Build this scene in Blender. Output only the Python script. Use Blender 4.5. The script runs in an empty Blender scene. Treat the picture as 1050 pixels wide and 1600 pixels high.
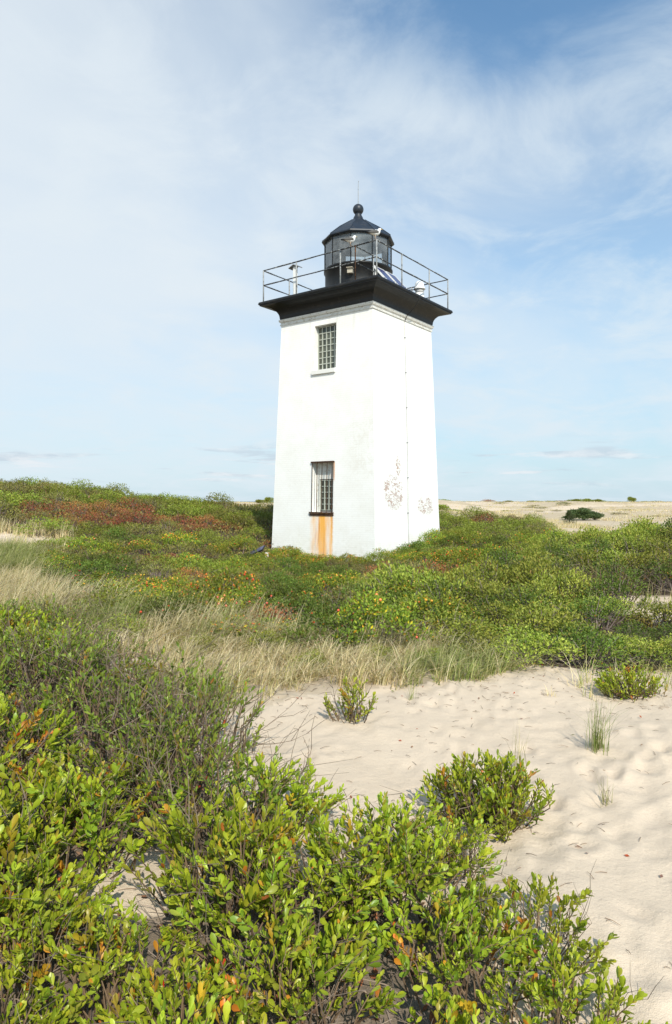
import bpy, math, random
import numpy as np
from mathutils import Vector, Matrix
R = math.radians
scene = bpy.context.scene
COL = scene.collection
EYE = 1.65
F = 1067.0

# ------------------------------------------------------------ camera
cam = bpy.data.cameras.new('camera'); camo = bpy.data.objects.new('camera', cam); COL.objects.link(camo)
camo.location = (0, 0, EYE); camo.rotation_euler = (R(90), 0, 0)
cam.sensor_fit = 'VERTICAL'; cam.sensor_height = 36; cam.lens = 24.0
cam.shift_y = -17 / 1600; cam.clip_start = 0.05; cam.clip_end = 60000
scene.camera = camo
scene.render.resolution_x = 672; scene.render.resolution_y = 1024

# ------------------------------------------------------------ light
SUN_EL = 40.0
SUN_DIR = Vector((0.27, -0.963, 0)).normalized()          # horizontal direction towards the sun
sd = Vector((SUN_DIR.x * math.cos(R(SUN_EL)), SUN_DIR.y * math.cos(R(SUN_EL)), math.sin(R(SUN_EL))))
sl = bpy.data.lights.new('sun', 'SUN'); sl.energy = 4.7; sl.angle = R(0.53); sl.color = (1.0, 0.94, 0.83)
so = bpy.data.objects.new('sun', sl); COL.objects.link(so)
so.rotation_euler = sd.to_track_quat('Z', 'Y').to_euler(); so.location = (5, -10, 20)

world = bpy.data.worlds.new('World'); scene.world = world; world.use_nodes = True
wt = world.node_tree; wt.nodes.clear()


class NT:
    """small helper for wiring node trees"""
    def __init__(s, tree): s.t = tree

    def n(s, kind, **kw):
        nd = s.t.nodes.new(kind)
        for k, v in kw.items():
            if k == 'i':
                for a, b in v.items():
                    if hasattr(b, 'is_output'): s.t.links.new(b, nd.inputs[a])
                    else: nd.inputs[a].default_value = b
            else: setattr(nd, k, v)
        return nd

    def m(s, op, a, b=0.0, c=None, clamp=False):
        i = {0: a, 1: b}
        if c is not None: i[2] = c
        return s.n('ShaderNodeMath', operation=op, use_clamp=clamp, i=i).outputs[0]

    def noise(s, vec, scale, detail=4.0, rough=0.55, dist=0.0):
        return s.n('ShaderNodeTexNoise', i={'Vector': vec, 'Scale': scale, 'Detail': detail, 'Roughness': rough, 'Distortion': dist}).outputs[0]

    def ramp(s, f, a, b, lo=0.0, hi=1.0):
        return s.n('ShaderNodeMapRange', interpolation_type='SMOOTHSTEP', i={'Value': f, 'From Min': a, 'From Max': b, 'To Min': lo, 'To Max': hi}).outputs[0]

    def mix(s, f, a, b, mode='MIX'):
        nd = s.n('ShaderNodeMix', data_type='RGBA', blend_type=mode)
        for k, v in ((0, f), (6, a), (7, b)):
            if hasattr(v, 'is_output'): s.t.links.new(v, nd.inputs[k])
            else: nd.inputs[k].default_value = v if k == 0 else (*v, 1.0)[:4]
        return nd.outputs[2]

    def scale(s, vec, xyz):
        return s.n('ShaderNodeVectorMath', operation='MULTIPLY', i={0: vec, 1: xyz}).outputs[0]


w = NT(wt)
sky = w.n('ShaderNodeTexSky', sky_type='NISHITA', sun_disc=False, sun_elevation=R(SUN_EL),
          sun_rotation=math.atan2(SUN_DIR.x, SUN_DIR.y), altitude=0, air_density=1.0, dust_density=1.0, ozone_density=1.6)
tc = w.n('ShaderNodeTexCoord')
g = tc.outputs['Generated']
sep = w.n('ShaderNodeSeparateXYZ', i={0: g})
X, Y, Z = sep.outputs
zp = w.m('MAXIMUM', Z, 0.0)
den = w.m('ADD', zp, 0.22)
cx_ = w.m('DIVIDE', X, den); cy_ = w.m('DIVIDE', Y, den)
pv = w.n('ShaderNodeCombineXYZ', i={0: cx_, 1: cy_, 2: 0.0}).outputs[0]
rot = w.n('ShaderNodeVectorRotate', rotation_type='Z_AXIS', i={'Vector': pv, 'Angle': R(-38)}).outputs[0]
streak = w.noise(w.scale(rot, (0.6, 1.25, 1)), 1.3, 7, 0.5, 0.7)
puff = w.noise(w.n('ShaderNodeVectorMath', operation='ADD', i={0: pv, 1: (3.1, 1.7, 0)}).outputs[0], 3.6, 9, 0.62, 0.4)
broad = w.noise(w.n('ShaderNodeVectorMath', operation='ADD', i={0: pv, 1: (7.3, 2.2, 0)}).outputs[0], 0.7, 3, 0.5, 0.3)
# a sheet of thin cloud, thickest towards the west (left) of the view
az = w.m('DIVIDE', X, w.m('MAXIMUM', w.m('ABSOLUTE', Y), 0.05))
azc = w.m('MINIMUM', w.m('MAXIMUM', az, -1.5), 1.5)
bias = w.m('SUBTRACT', 0.36, w.m('MULTIPLY', azc, 0.62))
bias = w.m('SUBTRACT', bias, w.m('MULTIPLY', w.ramp(Z, 0.40, 0.66), 0.16))
c1 = w.m('ADD', w.m('MULTIPLY', streak, 1.0), w.m('MULTIPLY', broad, 0.7))
c1 = w.m('ADD', c1, w.m('MULTIPLY', puff, 0.28))
dxp = w.m('SUBTRACT', azc, 0.28); dzp = w.m('SUBTRACT', Z, 0.60)
patch = w.m('ADD', w.m('MULTIPLY', dxp, w.m('MULTIPLY', dxp, 9.0)), w.m('MULTIPLY', dzp, w.m('MULTIPLY', dzp, 60.0)))
patch = w.m('MULTIPLY', w.ramp(patch, 0.0, 1.0, 1.0, 0.0), 0.6)
# the cloud sheet covers the northern half of the sky; it is clear behind the camera and overhead
clear = w.m('MULTIPLY', w.ramp(Y, -0.25, 0.25, 1.0, 0.0), 0.55); clear = w.m('MAXIMUM', clear, w.ramp(Z, 0.68, 0.85, 0.0, 0.8)); patch = w.m('MAXIMUM', patch, clear)
mask = w.ramp(w.m('SUBTRACT', w.m('ADD', c1, bias), w.m('MULTIPLY', patch, 0.5)), 0.75, 1.65)
mask = w.m('MULTIPLY', mask, w.m('SUBTRACT', 1.0, clear))
mask = w.m('MULTIPLY', mask, 0.92)
blueish = w.n('ShaderNodeMix', data_type='RGBA')
SKY_K = 0.110
sk = w.mix(1.0, sky.outputs[0], (.98, 1.48, 1.62), 'MULTIPLY')
# horizon: a pale band of bluish air
hz = w.ramp(Z, 0.0, 0.42, 0.80, 0.0)
sk2 = w.mix(hz, sk, (4.9, 6.3, 7.3))
veil = w.m('ADD', w.m('ADD', 0.04, w.m('MULTIPLY', w.ramp(streak, 0.30, 0.70), 0.26)), w.ramp(puff, 0.42, 0.70, 0.0, 0.38))
sk2 = w.mix(w.m('MULTIPLY', w.m('SUBTRACT', 1.0, patch), w.m('ADD', veil, w.ramp(Z, 0.62, 0.40, 0.0, 0.22))), sk2, (6.3, 7.25, 7.9))
skyc = w.mix(w.m('MULTIPLY', mask, w.ramp(Z, 0.0, 0.30, 0.45, 0.95)), sk2, (6.75, 7.4, 7.9))
# a few low grey-white cloud banks just above the horizon
low = w.noise(w.scale(g, (5.0, 5.0, 60.0)), 1.2, 6, 0.55, 0.2)
lowm = w.m('MULTIPLY', w.ramp(low, 0.52, 0.62), w.m('MULTIPLY', w.ramp(Z, 0.015, 0.03), w.ramp(Z, 0.06, 0.10, 1.0, 0.0)))
skyc = w.mix(w.m('MULTIPLY', lowm, 0.7), skyc, w.mix(w.ramp(puff, 0.4, 0.6), (4.9, 5.7, 6.5), (7.3, 7.6, 7.9)))
bg = w.n('ShaderNodeBackground', i={'Color': skyc, 'Strength': SKY_K})
wo = w.n('ShaderNodeOutputWorld', i={0: bg.outputs[0]})

vs = scene.view_settings
vs.view_transform = 'Standard'; vs.look = 'None'; vs.exposure = 0.08; vs.gamma = 1; vs.use_curve_mapping = False
scene.render.engine = 'CYCLES'
scene.cycles.use_denoising = True
scene.cycles.max_bounces = 7; scene.cycles.transparent_max_bounces = 12
scene.cycles.diffuse_bounces = 3; scene.cycles.glossy_bounces = 3; scene.cycles.transmission_bounces = 4
scene.render.filter_size = 1.2


# ------------------------------------------------------------ object helpers
def tag(o, label=None, cat=None, group=None, kind=None):
    if label: o['label'] = label
    if cat: o['category'] = cat
    if group: o['group'] = group
    if kind: o['kind'] = kind
    return o


def empty(name, loc, rz=0.0):
    o = bpy.data.objects.new(name, None); COL.objects.link(o); o.location = loc; o.rotation_euler = (0, 0, rz)
    o.empty_display_size = 0.2
    return o


class Geo:
    def __init__(s): s.v = []; s.f = []; s.c = []; s.m = []; s.nv = 0; s.uv = None

    def add(s, v, f, c=(1, 1, 1), mi=0):
        v = np.asarray(v, dtype=np.float32).reshape(-1, 3)
        c = np.asarray(c, dtype=np.float32)
        if c.ndim == 1: c = np.tile(c[:3], (len(v), 1))
        s.v.append(v); s.c.append(c[:, :3])
        if isinstance(f, np.ndarray):
            s.f.append(f + s.nv); s.m.append(np.full(len(f), mi))
        else:
            for q in f: s.f.append(np.array([q]) + s.nv); s.m.append(np.array([mi]))
        s.nv += len(v)

    def mesh(s, name, mats, smooth=False):
        me = bpy.data.meshes.new(name)
        v = np.concatenate(s.v); me.vertices.add(len(v)); me.vertices.foreach_set('co', v.ravel())
        sizes = np.concatenate([np.full(len(f), f.shape[1]) for f in s.f]).astype(np.int32)
        li = np.concatenate([f.ravel() for f in s.f]).astype(np.int32)
        me.loops.add(len(li)); me.loops.foreach_set('vertex_index', li)
        me.polygons.add(len(sizes))
        st = np.concatenate([[0], np.cumsum(sizes)[:-1]]).astype(np.int32)
        me.polygons.foreach_set('loop_start', st)
        try: me.polygons.foreach_set('loop_total', sizes)
        except Exception: pass
        me.polygons.foreach_set('material_index', np.concatenate(s.m).astype(np.int32))
        me.polygons.foreach_set('use_smooth', np.full(len(sizes), smooth))
        ca = me.color_attributes.new('Col', 'FLOAT_COLOR', 'POINT')
        c = np.concatenate(s.c); ca.data.foreach_set('color', np.concatenate([c, np.ones((len(c), 1), np.float32)], 1).ravel().astype(np.float32))
        for m in (mats if isinstance(mats, (list, tuple)) else [mats]): me.materials.append(m)
        me.update(calc_edges=True); me.validate()
        return me

    def obj(s, name, mats, parent=None, smooth=False, loc=None):
        o = bpy.data.objects.new(name, s.mesh(name, mats, smooth)); COL.objects.link(o)
        if parent: o.parent = parent
        if loc: o.location = loc
        return o

    # -- primitives
    def box(s, x0, x1, y0, y1, z0, z1, c=(1, 1, 1), mi=0, M=None):
        v = np.array([(x, y, z) for z in (z0, z1) for y in (y0, y1) for x in (x0, x1)], float)
        if M is not None: v = np.array([M @ Vector(p) for p in v])
        s.add(v, np.array([(0, 2, 3, 1), (4, 5, 7, 6), (0, 1, 5, 4), (2, 6, 7, 3), (0, 4, 6, 2), (1, 3, 7, 5)]), c, mi)

    def tube(s, pts, rad, n=6, c=(1, 1, 1), mi=0, cap=True):
        pts = [Vector(p) for p in pts]
        rad = [rad] * len(pts) if np.isscalar(rad) else rad
        vs_, up = [], None
        for i, p in enumerate(pts):
            d = (pts[min(i + 1, len(pts) - 1)] - pts[max(i - 1, 0)])
            d = d.normalized() if d.length > 1e-9 else Vector((0, 0, 1))
            if up is None: up = d.orthogonal().normalized()
            else:
                up = (up - d * up.dot(d)); up = up.normalized() if up.length > 1e-6 else d.orthogonal().normalized()
            b = d.cross(up)
            for k in range(n):
                a = 2 * math.pi * k / n
                vs_.append(p + (up * math.cos(a) + b * math.sin(a)) * rad[i])
        f = [(i * n + k, i * n + (k + 1) % n, (i + 1) * n + (k + 1) % n, (i + 1) * n + k) for i in range(len(pts) - 1) for k in range(n)]
        s.add([tuple(p) for p in vs_], np.array(f), c, mi)
        if cap and n > 3:
            s.f.append(np.array([list(range(n))[::-1]]) + s.nv - len(vs_)); s.m.append(np.array([mi]))
            s.f.append(np.array([list(range(n))]) + s.nv - n); s.m.append(np.array([mi]))

    def lathe(s, prof, n=24, c=(1, 1, 1), mi=0, a0=0.0, ctr=(0, 0, 0)):
        v = []
        for r, z in prof:
            for k in range(n):
                a = a0 + 2 * math.pi * k / n
                v.append((ctr[0] + r * math.cos(a), ctr[1] + r * math.sin(a), ctr[2] + z))
        f = [(i * n + k, i * n + (k + 1) % n, (i + 1) * n + (k + 1) % n, (i + 1) * n + k) for i in range(len(prof) - 1) for k in range(n)]
        s.add(v, np.array(f), c, mi)
        for i, rev in ((0, True), (len(prof) - 1, False)):
            if prof[i][0] > 1e-4:
                q = [i * n + k for k in range(n)]
                if rev: q = q[::-1]
                s.f.append(np.array([q]) + s.nv - len(v)); s.m.append(np.array([mi]))


# ------------------------------------------------------------ materials
def mat(name):
    m = bpy.data.materials.new(name); m.use_nodes = True; t = m.node_tree; t.nodes.clear()
    h = NT(t); out = h.n('ShaderNodeOutputMaterial')
    return m, h, out


def simple(name, col, rough=0.6, metal=0.0, var=0.15, scale=6.0, spec=0.4, bump=0.0, col2=None):
    m, h, out = mat(name)
    tcn = h.n('ShaderNodeTexCoord').outputs['Object']
    nz = h.noise(tcn, scale, 6, 0.6)
    a = tuple(x * (1 - var) for x in col); b = tuple(min(1, x * (1 + var)) for x in col)
    c = h.mix(nz, a, b)
    if col2 is not None:
        nz2 = h.ramp(h.noise(tcn, scale * 2.3, 6, 0.7), 0.52, 0.64)
        c = h.mix(nz2, c, col2)
    p = h.n('ShaderNodeBsdfPrincipled', i={'Base Color': c, 'Roughness': rough, 'Metallic': metal, 'Specular IOR Level': spec})
    if bump:
        b_ = h.n('ShaderNodeBump', i={'Strength': bump, 'Distance': 0.01, 'Height': nz}); h.t.links.new(b_.outputs[0], p.inputs['Normal'])
    h.t.links.new(p.outputs[0], out.inputs[0])
    return m


def vcol_mat(name, rough=0.5, trans=0.0, spec=0.4, jitter=0.15, hue=0.0):
    m, h, out = mat(name)
    at = h.n('ShaderNodeAttribute', attribute_name='Col')
    rnd = h.n('ShaderNodeObjectInfo').outputs['Random']
    hsv = h.n('ShaderNodeHueSaturation', i={'Hue': h.m('ADD', 0.5 - hue / 2, h.m('MULTIPLY', rnd, hue)),
                                            'Value': h.m('ADD', 1 - jitter, h.m('MULTIPLY', rnd, 2 * jitter)), 'Color': at.outputs['Color']})
    p = h.n('ShaderNodeBsdfPrincipled', i={'Base Color': hsv.outputs[0], 'Roughness': rough, 'Specular IOR Level': spec})
    sh = p.outputs[0]
    if trans:
        tcol = h.mix(1.0, hsv.outputs[0], (1.25, 1.3, 0.55), 'MULTIPLY')
        tr = h.n('ShaderNodeBsdfTranslucent', i={'Color': tcol})
        sh = h.n('ShaderNodeMixShader', i={0: trans, 1: sh, 2: tr.outputs[0]}).outputs[0]
    h.t.links.new(sh, out.inputs[0])
    return m


M_leaf = vcol_mat('leaf_glossy', 0.40, 0.22, 0.45, 0.16, 0.02)
M_leafm = vcol_mat('leaf_matte', 0.55, 0.2, 0.3, 0.3, 0.035)
M_twig = vcol_mat('twig_bark', 0.85, 0.0, 0.15, 0.15)
M_hip = vcol_mat('rose_fruit', 0.35, 0.0, 0.5, 0.1)
M_grass = vcol_mat('dune_grass_blades', 0.6, 0.3, 0.3, 0.1)

# ------------------------------------------------------------ terrain height
CT = []
def ct(px, pts):
    for d, z in pts: CT.append((math.atan((px - 525) / F), math.log(d), z))
ct(-1500, [(3, .1), (8, .3), (20, .8), (35, 2.2), (90, 1.0)])
ct(-700, [(3, .08), (8, .35), (15, .5), (25, 1.2), (34, 2.3), (60, 1.4)])
ct(-250, [(2, .02), (4, .12), (6, .32), (8, .3), (12, .25), (18, .5), (25, 1.0), (34, 2.3), (42, 2.2), (70, 1.2)])
ct(30, [(1.5, 0), (3, .03), (4.5, .18), (6, .36), (8, .22), (12, .16), (17, .42), (19, .5), (25, .95), (30, 1.8), (34, 2.6), (42, 2.5), (60, 1.0), (90, .9)])
ct(130, [(1.5, 0), (3, .02), (5, .2), (6.5, .3), (8, .15), (12, .08), (18, .3), (25, .8), (30, 1.4), (34, 1.85), (42, 1.75), (60, .9), (90, .9)])
ct(220, [(2, 0), (3.5, 0), (5, .08), (7, .1), (9, .02), (13, .02), (18, .05), (24, .5), (29, .95), (33, 1.3), (40, 1.2), (60, .8), (90, 1.0)])
ct(310, [(2, 0), (4, 0), (6, .0), (9, .0), (13, -.02), (18, -.1), (22, .0), (27, .65), (32, 1.1), (38, 1.1), (60, .9), (90, 1.35)])
ct(400, [(2, 0), (4, 0), (7, .02), (10, .02), (14, -.1), (18, -.42), (22, -.5), (25, -.15), (30, .75), (34, 1.05), (45, .9), (80, 1.4), (95, 1.5)])
ct(500, [(2, 0), (4, 0), (7, .03), (10, .03), (14, -.1), (18, -.42), (22, -.5), (26, -.3), (30, .5), (36, .9), (80, 1.4)])
ct(600, [(2, 0), (4, 0), (7, .03), (10, .03), (14, -.05), (18, -.3), (22, -.35), (27, .1), (32, .7), (38, .7), (80, 1.1)])
ct(690, [(2, 0), (4, 0), (7, .02), (10, .05), (14, .05), (18, .02), (22, .02), (27, .6), (32, .98), (38, .8), (60, .9), (100, 1.5)])
ct(760, [(2, 0), (4, 0), (7, .02), (10, .05), (14, .08), (18, .05), (22, .15), (27, .65), (32, 1.0), (38, .7), (60, .8), (100, 1.5)])
ct(850, [(2, 0), (4, 0), (6.5, .02), (10, .05), (14, .12), (18, .12), (22, .1), (28, .15), (34, .2), (45, .35), (60, .5), (90, 1.1), (130, 1.42)])
ct(950, [(2, 0), (4, 0), (6.5, .03), (10, .03), (13, .4), (16, .62), (20, .4), (28, .1), (36, .2), (50, .35), (70, .7), (100, 1.2), (130, 1.45)])
ct(1050, [(2, 0), (4, 0), (6.5, .03), (10, .03), (11.2, .06), (13, .8), (15, 1.05), (20, .6), (28, .25), (36, .3), (50, .5), (70, .9), (100, 1.4), (130, 1.6)])
ct(1300, [(2, 0), (4, 0), (8, .2), (12, .9), (16, 1.2), (25, .5), (50, .8), (100, 1.5)])
ct(2200, [(2, 0), (5, .1), (12, .7), (30, .6), (100, 1.4)])
for az_ in (90, 135, 180, -180, -135, -90):
    for d_, z_ in ((1, 0), (4, 0), (12, .2), (40, .6), (100, 1.0)): CT.append((R(az_), math.log(d_), z_))
for az_ in range(-180, 181, 12):
    for d_, z_ in ((180, 1.0), (260, -.5), (360, -3.5), (600, -4), (3000, -4), (20000, -4)): CT.append((R(az_), math.log(d_), z_))
    CT.append((R(az_), math.log(.4), 0))
CTA = np.array(CT)


def vnoise(x, y, seed=0):
    """smooth value noise, vectorised"""
    xi = np.floor(x).astype(np.int64); yi = np.floor(y).astype(np.int64); fx = x - xi; fy = y - yi
    fx = fx * fx * (3 - 2 * fx); fy = fy * fy * (3 - 2 * fy)
    def hsh(a, b):
        n = (a * 374761393 + b * 668265263 + seed * 1442695041) & 0xffffffff
        n = ((n ^ (n >> 13)) * 1274126177) & 0xffffffff
        return ((n ^ (n >> 16)) & 0xffff) / 65535.0
    a, b, c, d = hsh(xi, yi), hsh(xi + 1, yi), hsh(xi, yi + 1), hsh(xi + 1, yi + 1)
    return (a * (1 - fx) + b * fx) * (1 - fy) + (c * (1 - fx) + d * fx) * fy


rf = np.random.RandomState(11)
FOOT = []
for _ in range(420):
    yy = 1.6 + rf.rand() ** 1.2 * 7.0
    xx = 0.75 + rf.rand() * 0.62 * yy + (0.3 if yy < 3 else 0)
    FOOT.append((xx, yy, rf.rand() * 3.14, 0.06 + rf.rand() * .05, 0.035 + rf.rand() * 0.03, 0.004 + rf.rand() ** 2 * .020))
for _ in range(90):
    yy = 3.0 + rf.rand() * 3.6
    FOOT.append((-.5 + rf.rand() * 2.2, yy, rf.rand() * 3.14, 0.06 + rf.rand() * .05, 0.035 + rf.rand() * 0.03, 0.004 + rf.rand() * .01))


def height(x, y, detail=True):
    x = np.asarray(x, float); y = np.asarray(y, float); sh = x.shape
    xf = x.ravel(); yf = y.ravel(); out = np.empty(len(xf))
    for a in range(0, len(xf), 40000):
        u = np.arctan2(xf[a:a + 40000], yf[a:a + 40000]); r = np.log(np.maximum(np.hypot(xf[a:a + 40000], yf[a:a + 40000]), .3))
        du = np.abs(u[:, None] - CTA[None, :, 0]); du = np.minimum(du, 2 * np.pi - du)
        q = (du / .085) ** 2 + ((r[:, None] - CTA[None, :, 1]) / .15) ** 2
        wgt = np.exp(-.5 * np.minimum(q, 120)) + 1e-6 / (1 + q * q)
        out[a:a + 40000] = (wgt * CTA[None, :, 2]).sum(1) / wgt.sum(1)
    r = np.hypot(xf, yf)
    far_ = np.clip((r - 42) / 30, 0, 1) * np.clip((112 - r) / 25, 0, 1) * (xf > 0)
    out += far_ * ((vnoise(xf / 11, yf / 7, 13) - .5) * 1.0 + (vnoise(xf / 4.5, yf / 3.5, 15) - .5) * .45)
    amp = np.clip((r - 3) / 40, 0, 1) * np.clip((300 - r) / 120, 0, 1)
    out += amp * ((vnoise(xf / 9, yf / 9, 3) - .5) * .35 + (vnoise(xf / 3, yf / 3, 5) - .5) * .12)
    if detail:
        near = np.clip((14 - r) / 6, 0, 1)
        out += near * ((vnoise(xf / .8 + yf * .3, yf / .8 - xf * .4, 7) - .5) * .04 + (vnoise(xf / .33 - yf, yf / .33 + xf, 9) - .5) * .016 + (vnoise(xf / .1, yf / .1, 10) - .5) * .010)
        idx = np.where((r < 11) & (yf > 0) & (xf > -1.5))[0]
        xs, ys = xf[idx], yf[idx]; acc = np.zeros(len(idx))
        for fx, fy, an, a1, b1, dp in FOOT:
            dx = xs - fx; dy = ys - fy; near_ = (np.abs(dx) < .3) & (np.abs(dy) < .3)
            dxx = dx[near_]; dyy = dy[near_]
            c_, s_ = math.cos(an), math.sin(an)
            e = ((dxx * c_ + dyy * s_) / a1) ** 2 + ((-dxx * s_ + dyy * c_) / b1) ** 2
            acc[near_] += -dp * np.exp(-e) + .45 * dp * np.exp(-(np.sqrt(e) - 1.7) ** 2 * 3)
        out[idx] += acc
    return out.reshape(sh)


def hz1(x, y): return float(height(np.array([x]), np.array([y]), False)[0])


def at(px, d, dz=0.0):
    x = (px - 525) / F * d
    return (x, d, hz1(x, d) + dz)


def inpoly(x, y, P):
    x = np.asarray(x, float); y = np.asarray(y, float); ins = np.zeros(x.shape, bool); n = len(P)
    for i in range(n):
        (x1, y1), (x2, y2) = P[i], P[(i + 1) % n]
        c = ((y1 > y) != (y2 > y))
        xi = (x2 - x1) * (y - y1) / ((y2 - y1) if y2 != y1 else 1e-9) + x1
        ins ^= c & (x < xi)
    return ins


# regions on the ground, in metres
FG = [(-3.6, 1.0), (-5.2, 7.6), (-3.0, 6.9), (-1.9, 5.7), (-1.0, 4.7), (-.74, 3.9), (-.50, 3.35), (-.10, 2.92), (.34, 2.72), (.62, 2.35), (.52, 1.95), (.34, 1.7), (.12, 1.0)]
RT = [(.9, 8.7), (1.3, 7.4), (1.9, 6.85), (2.4, 6.55), (3.4, 6.4), (7, 6.8), (7, 8.1), (4.3, 8.3), (4.0, 9.2), (4.0, 10.2), (9, 10.4), (15, 16), (13, 21), (7, 20), (4.3, 16), (2.2, 11.3), (.9, 10.2)]
RO = [(-5.8, 12.8), (-4.6, 10.3), (-3.2, 9.0), (-1.8, 8.0), (-.5, 7.4), (.8, 7.35), (1.2, 8.2), (1.6, 9.6), (2.2, 11), (4.2, 16), (7, 20), (8.6, 28), (9.5, 34), (3, 35), (-2.5, 31), (-6.2, 24), (-6.6, 19)]
LS = [(-5.7, 13.6), (-7.4, 16.6), (-7.2, 19.6), (-9, 21), (-6.6, 24), (-6.3, 19)]
GR = [(-9.5, 9), (-9.5, 15), (-7.6, 16.3), (-6, 14.2), (-5, 11.5), (-3.4, 9.8), (-1.8, 8.7), (-.5, 7.8), (.85, 7.6), (1.5, 7.1), (1.9, 6.6), (1.3, 6.15), (.5, 5.9), (-.2, 5.8), (-.75, 5.35), (-1.1, 4.95), (-2, 6.1), (-3, 7.4)]
TCX, TCY, PHI = .773, 24.553, -.639


def intower(x, y, m=2.55):
    c_, s_ = math.cos(PHI), math.sin(PHI); dx = np.asarray(x) - TCX; dy = np.asarray(y) - TCY
    return (np.abs(dx * c_ + dy * s_) < m) & (np.abs(-dx * s_ + dy * c_) < m)


# ------------------------------------------------------------ ground sheet
na_f, na_b, nr = 620, 60, 520
ang = np.concatenate([np.linspace(R(-34), R(34), na_f), np.linspace(R(34), R(326), na_b + 2)[1:-1]])
na = len(ang)
rad = np.concatenate([[0.0], np.exp(np.linspace(math.log(.7), math.log(340), nr)), [450, 800, 2000, 6000, 30000]])
AA, RR = np.meshgrid(ang, rad[1:])
gx = RR * np.sin(AA); gy = RR * np.cos(AA); gz = height(gx, gy)
V = np.concatenate([[[0, 0, 0]], np.stack([gx, gy, gz], -1).reshape(-1, 3)])
i0 = np.arange(len(rad) - 2)[:, None] * na + 1; k = np.arange(na)[None, :]; k2 = (k + 1) % na
Fq = np.stack([i0 + k, i0 + na + k, i0 + na + k2, i0 + k2], -1).reshape(-1, 4)[:, ::-1]
xg, yg = V[:, 0], V[:, 1]; rg = np.hypot(xg, yg)
pxg = 525 + F * xg / np.maximum(yg, .1)
jx = xg + (vnoise(xg * 2.2, yg * 2.2, 21) - .5) * .35 * np.clip(rg / 5, .4, 3); jy = yg + (vnoise(xg * 2.2 + 50, yg * 2.2, 22) - .5) * .4 * np.clip(rg / 5, .4, 3)
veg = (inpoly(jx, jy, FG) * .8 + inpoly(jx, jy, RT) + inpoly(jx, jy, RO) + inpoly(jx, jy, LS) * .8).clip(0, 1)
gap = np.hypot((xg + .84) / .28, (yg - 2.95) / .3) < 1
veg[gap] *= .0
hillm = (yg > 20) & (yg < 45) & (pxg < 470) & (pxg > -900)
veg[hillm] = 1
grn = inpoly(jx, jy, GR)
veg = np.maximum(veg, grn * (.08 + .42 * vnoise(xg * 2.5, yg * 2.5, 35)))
dry = grn * .3
farm = (rg > 26) & (veg < .5)
dry = np.where(farm, np.clip((rg - 22) / 12, 0, 1) * (.55 + .45 * vnoise(xg / 5, yg / 2.5, 31)), dry)
dry = np.where(farm & (vnoise(xg / 7, yg / 4, 33) > .70) & (rg > 60), .15, dry)
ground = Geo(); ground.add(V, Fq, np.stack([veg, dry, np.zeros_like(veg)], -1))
ground.f.append(np.array([(0, 1 + a, 1 + (a + 1) % na) for a in range(na)])[:, ::-1]); ground.m.append(np.zeros(na))
m, h, out = mat('dune_sand')
at_ = h.n('ShaderNodeAttribute', attribute_name='Col'); sp_ = h.n('ShaderNodeSeparateColor', i={0: at_.outputs['Color']})
ob = h.n('ShaderNodeTexCoord').outputs['Object']
n1 = h.noise(ob, 1.3, 5, .6); n2 = h.noise(ob, 260, 2, .7); n3 = h.noise(ob, 12, 6, .65); n4 = h.noise(ob, 55, 4, .7)
sand = h.mix(n1, (.59, .475, .35), (.67, .55, .42))
sand = h.mix(h.ramp(n2, .58, .78, 0, .35), sand, (.30, .22, .15))
sand = h.mix(h.ramp(n2, .42, .28, 0, .35), sand, (.82, .72, .60))
sand = h.mix(h.ramp(n3, .62, .8, 0, .25), sand, (.42, .32, .22))
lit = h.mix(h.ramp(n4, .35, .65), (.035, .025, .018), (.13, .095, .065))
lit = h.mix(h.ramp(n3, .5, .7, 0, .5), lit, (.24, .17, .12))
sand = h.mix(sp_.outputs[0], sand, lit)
dryc = h.mix(h.ramp(h.noise(ob, 3.5, 6, .7), .3, .7), (.40, .32, .20), (.55, .45, .32))
sand = h.mix(sp_.outputs[1], sand, dryc)
bmp = h.n('ShaderNodeBump', i={'Strength': .7, 'Distance': .015, 'Height': h.m('ADD', h.m('MULTIPLY', n2, .25), h.m('ADD', n3, h.m('MULTIPLY', n4, .4)))})
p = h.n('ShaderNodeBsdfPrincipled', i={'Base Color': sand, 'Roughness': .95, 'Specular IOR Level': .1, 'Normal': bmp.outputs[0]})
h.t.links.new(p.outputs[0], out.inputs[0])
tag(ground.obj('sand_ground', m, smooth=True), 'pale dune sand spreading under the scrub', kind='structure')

# the sea beyond the dunes
sea = Geo(); ns = 96; rr_ = [230, 600, 2500, 28000]
v_ = [(r_ * math.sin(2 * math.pi * k_ / ns), r_ * math.cos(2 * math.pi * k_ / ns), -2.2) for r_ in rr_ for k_ in range(ns)]
sea.add(v_, np.array([(i * ns + (k_ + 1) % ns, i * ns + k_, (i + 1) * ns + k_, (i + 1) * ns + (k_ + 1) % ns) for i in range(3) for k_ in range(ns)])[:, ::-1])
m, h, out = mat('sea_water')
ob = h.n('ShaderNodeTexCoord').outputs['Object']
b_ = h.n('ShaderNodeBump', i={'Strength': .6, 'Distance': .3, 'Height': h.noise(ob, .6, 5, .6)})
p = h.n('ShaderNodeBsdfPrincipled', i={'Base Color': (.05, .12, .16, 1), 'Roughness': .25, 'Normal': b_.outputs[0]})
h.t.links.new(p.outputs[0], out.inputs[0])
tag(sea.obj('sea', m), kind='structure')

# ============================================================ LIGHTHOUSE
ZG = -.9                                    # origin of the tower empty
def ez(z): return z + EYE - ZG              # eye-relative height -> tower-local height
ZT, ZB = 6.383, -2.2
def half(z): return 2.194 + (1.927 - 2.194) * (z - ZB) / (ZT - ZB)      # z eye-relative

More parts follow.
